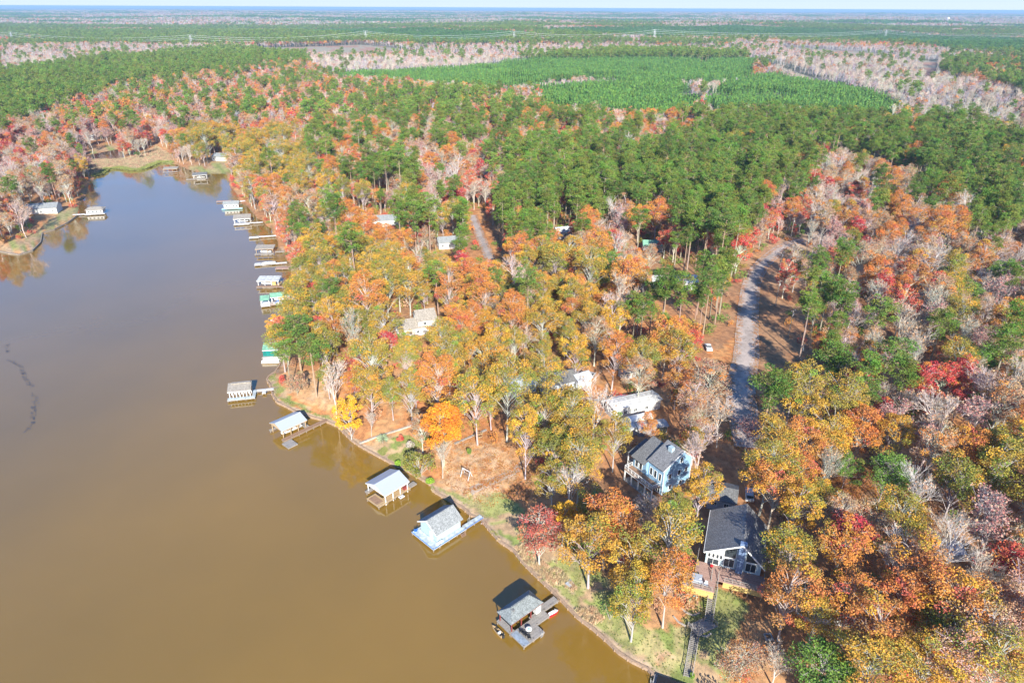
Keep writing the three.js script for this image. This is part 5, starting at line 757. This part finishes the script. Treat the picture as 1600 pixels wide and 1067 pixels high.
const listed = [
  ['bare', 577, 652, 10, 5], ['bare', 214, 226, 15, 10], ['bare', 222, 224, 16, 10], ['bare', 207, 222, 14, 9], ['pine', 215, 240, 6, 6], ['olive', 745, 622, 23, 13], ['olive', 792, 612, 24, 11], ['gold', 822, 672, 23, 9], ['olive', 866, 690, 22, 12], ['gold', 895, 690, 19, 11], ['olive', 850, 640, 22, 11], ['gold', 880, 630, 21, 12], ['orange', 950, 808, 22, 17], ['gold', 925, 840, 21, 13], ['orange', 972, 818, 18, 11], ['olive', 1050, 845, 22, 14], ['olive', 995, 925, 20, 10], ['orange', 1045, 915, 17, 9], ['gold', 985, 880, 19, 10],
  ['bare', 690, 712, 11, 6], ['bare', 930, 635, 20, 14], ['olive', 962, 680, 17, 8], ['orange', 1012, 672, 11, 5], ['rust', 1085, 628, 17, 10], ['bare', 1095, 690, 19, 11], ['orange', 1330, 935, 17, 11], ['gold', 1275, 965, 14, 8], ['gold', 1098, 758, 17, 9], ['olive', 1060, 790, 17, 9], ['pine', 1205, 606, 25, 13], ['pink', 1172, 672, 13, 8], ['gold', 1212, 690, 18, 10], ['orange', 1265, 690, 18, 11], ['gold', 1300, 672, 20, 12], ['orange', 1350, 665, 20, 13], ['green', 1387, 737, 15, 9], ['red', 1320, 838, 16, 11], ['orange', 1320, 850, 17, 10], ['olive', 1238, 868, 17, 11], ['orange', 1235, 925, 19, 13], ['gold', 1250, 790, 18, 11], ['orange', 1215, 760, 19, 11], ['olive', 1200, 740, 18, 11],
  ['rust', 1165, 1030, 11, 11], ['bare', 1215, 1035, 9, 8], ['green', 1282, 1040, 13, 11], ['orange', 1370, 985, 18, 13], ['gold', 1362, 1045, 18, 12], ['orange', 1430, 872, 19, 14], ['orange', 1500, 945, 19, 15], ['rust', 1545, 1005, 18, 14], ['orange', 1420, 930, 18, 12], ['bare', 1478, 838, 17, 11], ['pink', 1545, 820, 18, 13], ['olive', 1562, 722, 22, 17], ['olive', 1500, 740, 21, 13], ['olive', 1405, 820, 16, 10], ['rust', 1370, 815, 16, 11],
  ['pink', 1452, 690, 17, 12], ['pink', 1530, 650, 18, 13], ['bare', 1545, 605, 20, 18], ['bare', 1420, 625, 15, 9], ['bare', 1385, 612, 14, 9], ['pine', 1352, 590, 22, 10], ['pine', 1395, 570, 22, 10], ['pine', 1300, 560, 22, 11], ['pine', 1370, 502, 22, 10], ['pine', 1470, 512, 22, 11], ['pine', 1572, 548, 24, 13], ['pine', 1415, 590, 20, 9], ['bare', 1470, 880, 17, 11], ['red', 1560, 880, 16, 9], ['gold', 1450, 1030, 17, 12], ['rust', 1500, 1030, 17, 12], ['olive', 1560, 1050, 17, 12], ['bare', 1400, 880, 15, 9], ['olive', 1475, 980, 17, 10], ['green', 1450, 960, 9, 6], ['bare', 1530, 900, 16, 10], ['rust', 1590, 960, 17, 11], ['olive', 905, 730, 19, 10], ['bare', 890, 760, 15, 9],
  ['gold', 850, 500, 20, 13], ['gold', 900, 545, 19, 11], ['orange', 960, 552, 19, 11], ['orange', 800, 500, 19, 11], ['bare', 820, 525, 17, 9], ['gold', 762, 560, 19, 11], ['olive', 700, 560, 19, 11], ['pine', 515, 462, 18, 9], ['olive', 560, 500, 19, 12], ['olive', 600, 500, 18, 11], ['bare', 548, 515, 22, 10], ['red', 600, 536, 13, 9], ['olive', 632, 556, 17, 9], ['red', 555, 562, 13, 6], ['pine', 462, 525, 19, 11], ['pine', 486, 560, 19, 10], ['pine', 447, 556, 17, 8], ['olive', 510, 583, 14, 7], ['pink', 463, 490, 12, 8], ['olive', 475, 500, 17, 9], ['olive', 640, 610, 18, 9], ['olive', 610, 605, 17, 8], ['olive', 1000, 565, 17, 9], ['gold', 920, 500, 18, 10], ['rust', 1000, 590, 15, 9], ['bare', 1130, 640, 18, 12], ['rust', 1110, 600, 17, 11], ['orange', 1060, 590, 16, 10], ['red', 1085, 530, 11, 7], ['red', 1060, 540, 11, 7],
];
for (const [k, px, py, h, w, label] of named) { const f = k === 'bush' ? 0.5 : 0.62, [x, d] = ground(px, py, h * f), v = special[k], sh = v[Math.floor(R0() * v.length)], base = k === 'bush' ? 6 : 17.5, bw = k === 'bush' ? 9 : k === 'amber' ? 10 : 9.6; trees.push([x, d, w / 2]); plant(nameOf[k], label, k === 'bush' ? 'bush' : 'tree', undefined, sh, leafMaterial, x, d, w / bw, R0() * 6.28, h / base); }
for (const [k, px, py, h, w0] of listed) { const w = w0 > 11 ? 11 + (w0 - 11) * 0.45 : w0; const [x, d] = ground(px, py, h * (k === 'pine' ? 0.7 : 0.64)); trees.push([x, d, w / 2]); if (fromWater(x, d) > 0.5) near[k].list.push([x, d, w / W0[k], R0() * 6.28, h / H0[k]]); }
// the rest of the near woods, scattered by what grows where
const cell = new Map(), put_ = (x, d, r) => { const k = Math.floor(x / 8) + ',' + Math.floor(d / 8); (cell.get(k) ?? cell.set(k, []).get(k)).push([x, d, r]); };
for (const [x, d, r] of trees) put_(x, d, r);
function crowded(x, d, r) { const i = Math.floor(x / 8), j = Math.floor(d / 8); for (let a = -2; a <= 2; a++) for (let b = -2; b <= 2; b++) for (const [u, v, q] of cell.get((i + a) + ',' + (j + b)) ?? []) if (Math.hypot(u - x, v - d) < (q + r) * 0.60) return true; return false; }
function pick(mix, t) { for (const k in mix) { t -= mix[k]; if (t <= 0) return k; } return Object.keys(mix)[0]; }
const crop = { list: [] }, mosaic = { pines: [], leafless: [] };
const built = (x, d, pad) => footprints.some(([u, v, q]) => Math.abs(u - x) < 20 && Math.hypot(u - x, v - d) < q + pad);
for (let d = 70; d < 1500;) {
  const sp = d < 560 ? 5.0 : 8.2;
  for (let x = -0.86 * d - 45; x < 0.86 * d + 45; x += sp) {
    const X = x + (R0() - 0.5) * sp * 0.95, D = d + (R0() - 0.5) * sp * 0.95, t = R0(), u = R0(), v = R0(), s = fromWater(X, D); if (s < 2.2 || (D < 86 && X < 50)) continue;
    const m = makeUp(X, D); if (m === 'crop') continue;
    if (open(X, D) || onRoad(X, D, 4.2)) continue;
    // alike trees grow in groups: the share that decides the kind drifts over the ground
    const pickAt = clamp(0.5 * t + 0.5 * clamp((fbm(X / 34 + 9, D / 34 + 4, 2) - 0.22) / 0.56)), k = pick(MIX[m] ?? MIX.halfpine, R0() < 0.45 ? t : pickAt);
    const sc = (d < 560 ? 0.58 + u * 0.6 : 0.72 + u * 0.45), hh = H0[k] * sc, w = W0[k] * sc * 0.5;
    if (d < 560) { if (crowded(X, D, w * (m === 'pines' ? 0.75 : 0.92))) continue; if (built(X, D, w * 0.5 + 0.8)) continue; if (hides(X, D, height(X, D) + hh, w)) continue; if (D < 330 && X > 40 && v < 0.65 && [0.5, 0.65, 0.8, 0.95].some((f) => onRoad(X - 0.33 * f * hh, D + 1.38 * f * hh, 1.5))) continue; put_(X, D, w); }
    else if (m === 'leafless' && v > 0.72) continue;
    let low = 1; if (d > 420) { const top = height(X, D) + hh * 0.9, q = (EYE.y - 17) / Math.max(20, EYE.y - top); if (crops.some((c) => within(c, X * q, D * q))) { if (v > 0.5) continue; low = 0.42; } }
    (d < 640 ? near : mid)[k].list.push([X, D, sc * (low < 1 ? 0.6 : 1), R0() * 6.28, sc * low * (0.92 + v * 0.2)]);
  }
  d += sp;
}
for (const c of crops) { const [x0, x1, d0, d1] = c.box; for (let d = d0; d < d1; d += 3.7) for (let x = x0; x < x1; x += 3.4) { const X = x + (R0() - 0.5) * 1.5, D = d + (R0() - 0.5) * 1.3; if (inside(c, X + (fbm(X / 30, D / 30, 2) - 0.5) * 60, D + (fbm(X / 40 + 8, D / 40, 2) - 0.5) * 40) && fbm(X / 55 + 3, D / 90, 3) < 0.70) crop.list.push([X, D, 0.8 + R0() * 0.5, R0() * 6.28, 0.75 + R0() * 0.5 + 0.5 * (fbm(X / 60, D / 60, 2) - 0.5)]); } }
for (let d = 1500; d < 4600;) {
  const sp = 12.5 * (0.75 + 0.25 * d / 1500);
  for (let x = -0.8 * d - 40; x < 0.8 * d + 40; x += sp) {
    const X = x + (R0() - 0.5) * sp, D = d + (R0() - 0.5) * sp, m = makeUp(X, D), sc = sp / 11.5 * (0.75 + R0() * 0.45); if (open(X, D)) continue;
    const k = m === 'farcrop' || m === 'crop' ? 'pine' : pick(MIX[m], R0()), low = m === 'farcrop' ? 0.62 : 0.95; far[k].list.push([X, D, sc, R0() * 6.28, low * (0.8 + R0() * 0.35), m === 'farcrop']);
  }
  d += sp;
}
for (let d = 4600; d < 14500;) {
  const sp = 62; for (let x = -0.8 * d; x < 0.8 * d; x += sp) { const X = x + (R0() - 0.5) * sp, D = d + (R0() - 0.5) * sp, p = pineland(X, D) > 0.5 || farCrops.some((c) => within(c, X, D)); if (fbm(X / 700 + 50, D / 420, 3) < 0.34) continue; mosaic[p ? 'pines' : 'leafless'].push([X, D, sp / 44, R0() * 6.28, 0.8 + R0() * 0.6]); }
  d += sp;
}
// ---------- up to 300 of a kind stand as trees of their own; the rest of that kind are one mass ----------
function joined(shape) { if (!shape[1]) return shape[0]; const g = new THREE.BufferGeometry(); for (const a of ['position', 'color']) { const p = shape[0].attributes[a].array, q = shape[1].attributes[a].array, o = new Float32Array(p.length + q.length); o.set(p); o.set(q, p.length); g.setAttribute(a, new THREE.BufferAttribute(o, 3)); } return g; }
const dummy = new THREE.Object3D(), tint = new THREE.Color();
function mass(parent, name, geometry, material, list, seed, spread = 0.16) {
  if (!list.length) return; const m = new THREE.InstancedMesh(geometry, material, list.length), r = rngOf(seed); m.name = name; m.castShadow = m.receiveShadow = true;
  list.forEach(([x, d, s, turn, sy, hazeTint], i) => { dummy.position.set(x, height(x, d), -d); dummy.rotation.set(0, turn, 0); dummy.scale.set(s, sy ?? s, s); dummy.updateMatrix(); m.setMatrixAt(i, dummy.matrix); const k = 1 + (r() - 0.5) * 2 * spread, h = (r() - 0.5) * spread; m.setColorAt(i, hazeTint ? tint.setRGB(0.6 * k, 0.88 * k, 1.1 * k) : tint.setRGB(k * (1 + h), k * (1 - h * 0.6), k)); });  // blue shift on far plantation pines paints distance haze into their colour
  parent.add(m);
}
const split = (list, n) => { const o = rep(n, () => []); list.forEach((q, i) => o[(i * 7 + Math.floor(Math.abs(q[0]))) % n].push(q)); return o; };
let seed = 1000;
// what a tree stands beside, for its label
const marks = [['beside the blue house', 1030, 750, 16], ['around the dark roofed gabled house', 1140, 860, 17], ['around the mobile home and camper', 1000, 645, 17], ['around the green roofed house', 1315, 940, 17], ['around the tan gabled cottage', 645, 505, 18], ['on the leafy slope above the metal roofed boathouse', 740, 700, 22], ['around the white fronted shed', 905, 590, 16], ['around the bare dirt clearing', 1355, 785, 16], ['around the long pale roofed house', 600, 341, 24], ['around the white barn in the pines', 1365, 294, 26]].map(([t, px, py, r]) => [t, ...ground(px, py), r]);
function whereabouts(x, d) {
  for (const [t, u, v, r] of marks) if (Math.hypot(u - x, v - d) < r) return t;
  const s = fromWater(x, d); if (s < 14) return d > 420 ? 'along the shore of the far cove' : x < -180 ? 'along the far bank' : 'along the dock lined shore';
  if (onRoad(x, d, 7)) return d > 260 || x > 60 ? 'beside the asphalt road' : 'beside the grey lane';
  const z = makeUp(x, d); return { pines: 'within the pine stands', greypink: 'in the pale leafless woods beyond the roadside wires', cove: 'in the yellow green woods of the cove', bank: 'in the reddish woods of the far bank', lakeside: 'in the golden woods above the docks', oaks: 'in the orange oak woods past the houses' }[z] ?? 'in the mixed woods beyond the lane';
}
for (const key in near) {
  const k = near[key]; k.list.sort((a, b) => Math.hypot(a[0], a[1]) - Math.hypot(b[0], b[1]));
  const seen = ([x, d]) => Math.abs(x) < d * 0.80 + 12 && d > 78; const mine = k.list.filter(seen).slice(0, 300), own = new Set(mine);
  mine.forEach(([x, d, s, turn, sy], i) => plant(k.name, k.label.replace(' in the woods', '') + ' ' + whereabouts(x, d), 'tree', k.name.replaceAll('_', ' ') + 's ' + whereabouts(x, d), k.shapes[(i * 5 + Math.floor(turn * 10)) % k.shapes.length], k.material, x, d, s, turn, sy));
  const rest = new THREE.Group(); rest.name = k.name.replace('_tree', '') + '_woodland'; tag(rest, 'mass of further ' + k.name.replaceAll('_', ' ') + 's in the wider woods', null, null, 'stuff');
  split(k.list.filter((q) => !own.has(q)), k.shapes.length).forEach((l, i) => mass(rest, 'tree_mass', joined(k.shapes[i]), k.material, l, seed++));
  split(mid[key].list, 3).forEach((l, i) => mass(rest, 'tree_mass', joined(mid[key].shapes[i]), k.material, l, seed++));
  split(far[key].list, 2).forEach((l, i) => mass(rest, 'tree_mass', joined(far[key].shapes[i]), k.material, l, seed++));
  if (rest.children.length) scene.add(rest);
}
{ // planted rows of young pines
  const o = new THREE.Group(); o.name = 'young_pine_plantation'; tag(o, 'dense even stand of young bright green plantation pines', null, null, 'stuff');
  const shapes = rep(3, (v) => { const r = rngOf(900 + v), g = new GB(); const own = PAL.crop[v]; for (let j = 0; j < 46; j++) { const f = Math.pow(r(), 0.8), y = 1.4 + f * 8.6, w = 1.85 * (1 - f * 0.86), t = r() * 6.28, c = V(Math.cos(t) * w * (0.5 + 0.5 * r()), y, Math.sin(t) * w * (0.5 + 0.5 * r())); shade(g, own, r, 0.25); leaf(g, c, V(Math.cos(t), 0.7, Math.sin(t)).lerp(dirOf(r), 0.5).normalize(), 0.62, r); } return g.geometry(false); });
  split(crop.list, 3).forEach((l, i) => mass(o, 'pine_mass', shapes[i], needleMaterial, l, seed++, 0.22)); scene.add(o);
}
{ // far woods, seen only as a patchwork
  for (const key of ['pines', 'leafless']) {
    const o = new THREE.Group(); o.name = key === 'pines' ? 'far_pine_woods' : 'far_leafless_woods'; tag(o, key === 'pines' ? 'far pine woods towards the horizon tinted blue green as painted haze' : 'far brown leafless woods towards the horizon', null, null, 'stuff');
    const shapes = rep(3, (v) => { const r = rngOf(950 + v + (key === 'pines' ? 0 : 40)), g = new GB(); for (let t = 0; t < 16; t++) { const x = (r() - 0.5) * 46, z = (r() - 0.5) * 46, hh = 11 + r() * 9, c = key === 'pines' ? PAL.pine[Math.floor(r() * 3)].map((q, i) => q * [0.6, 0.75, 0.9][i]) : r() < 0.12 ? PAL.pine[0] : r() < 0.2 ? PAL.orange[4] : [[0.38, 0.32, 0.29], [0.33, 0.26, 0.24], [0.44, 0.38, 0.34]][Math.floor(r() * 3)]; for (let j = 0; j < 13; j++) { const e = dirOf(r); e.y = Math.abs(e.y); shade(g, c, r, 0.25); leaf(g, V(x + e.x * 4.5, hh * 0.55 + e.y * hh * 0.42, z + e.z * 4.5), e.lerp(dirOf(r), 0.5).normalize(), 2.0, r); } } return g.geometry(false); });  // pine tones dimmed towards blue: distance haze mixed into the leaf colour
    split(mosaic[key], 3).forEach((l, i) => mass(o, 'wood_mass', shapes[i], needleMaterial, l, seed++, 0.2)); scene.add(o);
  }
}
// ---------- low growth ----------
function bushShape(sd, colours, n, h, w, size) { const r = rngOf(sd), g = new GB(); for (let c = 0; c < 7; c++) { const o = dirOf(r); o.y = Math.abs(o.y); const p = V(o.x * w * 0.55, h * (0.35 + o.y * 0.4), o.z * w * 0.55), tone = colours[Math.floor(r() * colours.length)]; for (let j = 0; j < n / 7; j++) { const e = dirOf(r); shade(g, tone, r); leaf(g, p.clone().add(V(e.x * w * 0.42, e.y * h * 0.32, e.z * w * 0.42)), e.lerp(dirOf(r), 0.6).normalize(), size * (0.7 + r() * 0.6), r); } } return g.geometry(false); }
{
  const kinds = [PAL.rust, PAL.red, PAL.olive, PAL.orange, PAL.green, PAL.pine], o = new THREE.Group(); o.name = 'understory_shrubs'; tag(o, 'low mixed shrubs and saplings under the trees', null, null, 'stuff');
  const lists = kinds.map(() => []); for (let d = 80; d < 520; d += 4.2) for (let x = -0.85 * d - 20; x < 0.85 * d + 20; x += 4.2) { const X = x + (R0() - 0.5) * 4.2, D = d + (R0() - 0.5) * 4.2, t = R0(), s = fromWater(X, D); if (s < 1.5 || t > 0.40 || open(X, D) || onRoad(X, D, 0.8) || built(X, D, 0.6)) continue; lists[Math.floor(Math.pow(R0(), 1.2) * 6)].push([X, D, 0.5 + R0() * 0.9, R0() * 6, 0.5 + R0() * 1.1]); }
  lists.forEach((l, i) => mass(o, 'shrub_mass', bushShape(600 + i, kinds[i], 170, 2.6, 2.6, 0.2), leafMaterial, l, seed++)); scene.add(o);
}
{
  const tuft = (sd, c, n, h, w) => { const r = rngOf(sd), g = new GB(); for (let j = 0; j < n; j++) { const t = r() * 6.28, q = r() * w, a = V(Math.cos(t) * q, 0, Math.sin(t) * q), e = a.clone().add(V((r() - 0.5) * h * 0.9, h * (0.5 + r() * 0.6), (r() - 0.5) * h * 0.9)), s = dirOf(r).setY(0).normalize().multiplyScalar(0.035 + r() * 0.03); shade(g, c[Math.floor(r() * c.length)], r, 0.25); g.tri(a.clone().add(s), a.clone().sub(s), e); } return g.geometry(false); };
  const o = new THREE.Group(); o.name = 'shore_grass'; tag(o, 'tufts of straw coloured and green grass along the shore', null, null, 'stuff'); const straw = [], grn = [], reed = [];
  { const [x0, x1, d0, d1] = STRAW.box; for (let k = 0; k < 1500; k++) { const x = lerp(x0, x1, R0()), d = lerp(d0, d1, R0()); if (inside(STRAW, x, d) && fbm(x / 2.2 + 40, d / 2.2, 3) > 0.44 && fromWater(x, d) > 0.6) straw.push([x, d, 0.6 + R0() * 0.8, R0() * 6]); } }
  for (let k = 2; k < 30; k++) { const [ax, ad] = SHORE[k], [bx, bd] = SHORE[k + 1], n = Math.round(Math.hypot(bx - ax, bd - ad) * 3); for (let j = 0; j < n; j++) { const f = R0(), x = lerp(ax, bx, f) + (R0() - 0.5) * 0.9, d = lerp(ad, bd, f) + (R0() - 0.5) * 0.9; if (fbm(x / 5, d / 5 + 9, 2) > 0.5) (R0() < 0.5 ? grn : straw).push([x - 0.25, d - 0.25, 0.4 + R0() * 0.6, R0() * 6]); } }
  { const [x0, x1, d0, d1] = MARSH.box; for (let k = 0; k < 9000; k++) { const x = lerp(x0, x1, R0()), d = lerp(d0, d1, R0()); if (inside(MARSH, x, d) && fromWater(x, d) > -0.5) (fromWater(x, d) < 4 ? grn : reed).push([x, d, 0.9 + R0() * 1.1, R0() * 6]); } }
  for (const l of LAWNS.slice(0, 3)) { const [x0, x1, d0, d1] = l.box; for (let k = 0; k < 9000; k++) { const x = lerp(x0, x1, R0()), d = lerp(d0, d1, R0()); if (inside(l, x, d) && fromWater(x, d) > 0.6 && fbm(x / 5 + 70, d / 5, 3) < 0.56) grn.push([x, d, 0.16 + R0() * 0.14, R0() * 6]); } }
  mass(o, 'straw_mass', tuft(1, [[0.62, 0.47, 0.28], [0.54, 0.38, 0.22]], 60, 0.7, 0.5), needleMaterial, straw, 71); mass(o, 'grass_mass', tuft(2, [[0.24, 0.30, 0.08], [0.32, 0.32, 0.10]], 60, 0.7, 0.6), needleMaterial, grn, 72); mass(o, 'reed_mass', tuft(3, [[0.46, 0.34, 0.20], [0.34, 0.22, 0.15], [0.52, 0.41, 0.24]], 50, 0.8, 0.8), needleMaterial, reed, 73, 0.38); scene.add(o);
}
for (const [name, label, px, py, colours, h, w] of [['garden_shrub', 'small red leaved garden shrub beside the pale yucca', 625, 688, PAL.red, 1.6, 2.2], ['garden_shrub', 'small round dark green bush on the leaf covered slope', 733, 709, PAL.pine, 1.6, 1.7], ['garden_shrub', 'bright lime green shrub at the shore beside the metal roofed boathouse', 622, 728, [[0.26, 0.44, 0.03]], 1.5, 2.2], ['garden_shrub', 'bright lime green shrub at the foot of the wide bush', 672, 758, [[0.26, 0.44, 0.03]], 1.4, 2.2], ['garden_shrub', 'bright green shrub on the shore under the brown roofed dock', 455, 447, PAL.green, 3.2, 4.4], ['garden_shrub', 'green shrub beside the tan cottage wall', 622, 531, PAL.green, 2, 3], ['garden_shrub', 'red leaved shrub on the grassy point', 442, 600, PAL.red, 3, 3.2], ['garden_shrub', 'small bare greyish shrub on the lawn by the red one', 641, 700, [[0.5, 0.44, 0.38]], 2.2, 2.4], ['garden_shrub', 'green shrub at the foot of the timber stairs', 1080, 1058, PAL.green, 1, 1.2], ['garden_shrub', 'dark green young pine bush on the lawn behind the seawall', 953, 968, PAL.pine, 6, 4.5]]) {
  const q = ground(px, py), t = thing(name, label, 'shrub', at(q)); const b = new GB().color(...BARK.grey); for (let k = 0; k < 5; k++) b.tube(V(0, -0.1, 0), V(Math.cos(k * 1.26) * w * 0.3, h * 0.6, Math.sin(k * 1.26) * w * 0.3), 0.04, 0.02, 4); meshOf('stem', b.geometry(false), barkMaterial, t); meshOf('foliage', bushShape(700 + px, colours, 620, h, w / 2 * 1.1, 0.11 + h * 0.012), leafMaterial, t);
}
{ // fallen leaves on the road edges, roofs' surroundings and the driveway
  const o = new THREE.Group(); o.name = 'fallen_leaves'; tag(o, 'fallen leaves strewn over the road edges and the slope', null, null, 'stuff'); const r = rngOf(505), l = [];
  for (const [x, d, w] of roadLines) for (let k = 0; k < 14; k++) { const e = (r() < 0.5 ? -1 : 1) * (1 - Math.pow(r(), 2) * 0.5) * w, t = (r() - 0.5) * 1.4; l.push([x + e, d + t, 0.5 + r() * 0.8, r() * 6.28]); }
  for (const c of DIRT.slice(0, 2)) { const [x0, x1, d0, d1] = c.box; for (let k = 0; k < 1600; k++) { const x = lerp(x0 - 8, x1 + 8, r()), d = lerp(d0 - 4, d1 + 8, r()); if (fromWater(x, d) > 3) l.push([x, d, 0.5 + r(), r() * 6.28]); } }
  const g = new GB(), q = rngOf(8); for (let k = 0; k < 7; k++) { shade(g, PAL.orange[k % 5], q, 0.3); leaf(g, V((q() - 0.5) * 1.2, 0.14 + q() * 0.03, (q() - 0.5) * 1.2), V((q() - 0.5) * 0.4, 1, (q() - 0.5) * 0.4).normalize(), 0.13, q); }
  mass(o, 'leaf_mass', g.geometry(false), leafMaterial, l, 91, 0.3); scene.add(o);
}
{ const q = ground(598, 692), t = thing('yucca_plant', 'pale green spiky yucca on the shore lawn', 'plant', at(q)), r = rngOf(77), g = new GB(), s = new GB().color(0.3, 0.24, 0.18).tube(V(0, -0.2, 0), V(0, 1.3, 0), 0.2, 0.16, 7); meshOf('stem', s.geometry(false), barkMaterial, t); for (let k = 0; k < 130; k++) { const d = dirOf(r); d.y = Math.abs(d.y) * 0.9 - 0.2; d.normalize(); const L = 1.5 + r() * 0.7, a = V(0, 1.3 + r() * 0.3, 0), m = a.clone().addScaledVector(d, L * 0.6), e = a.clone().addScaledVector(d, L).add(V(0, -0.25, 0)), w = dirOf(r).cross(d).normalize().multiplyScalar(0.06); shade(g, [0.34, 0.42, 0.26], r); g.quad(a, m.clone().add(w), e, m.clone().sub(w)); } meshOf('leaf_blades', g.geometry(false), needleMaterial, t); }
renderer.render(scene, camera);
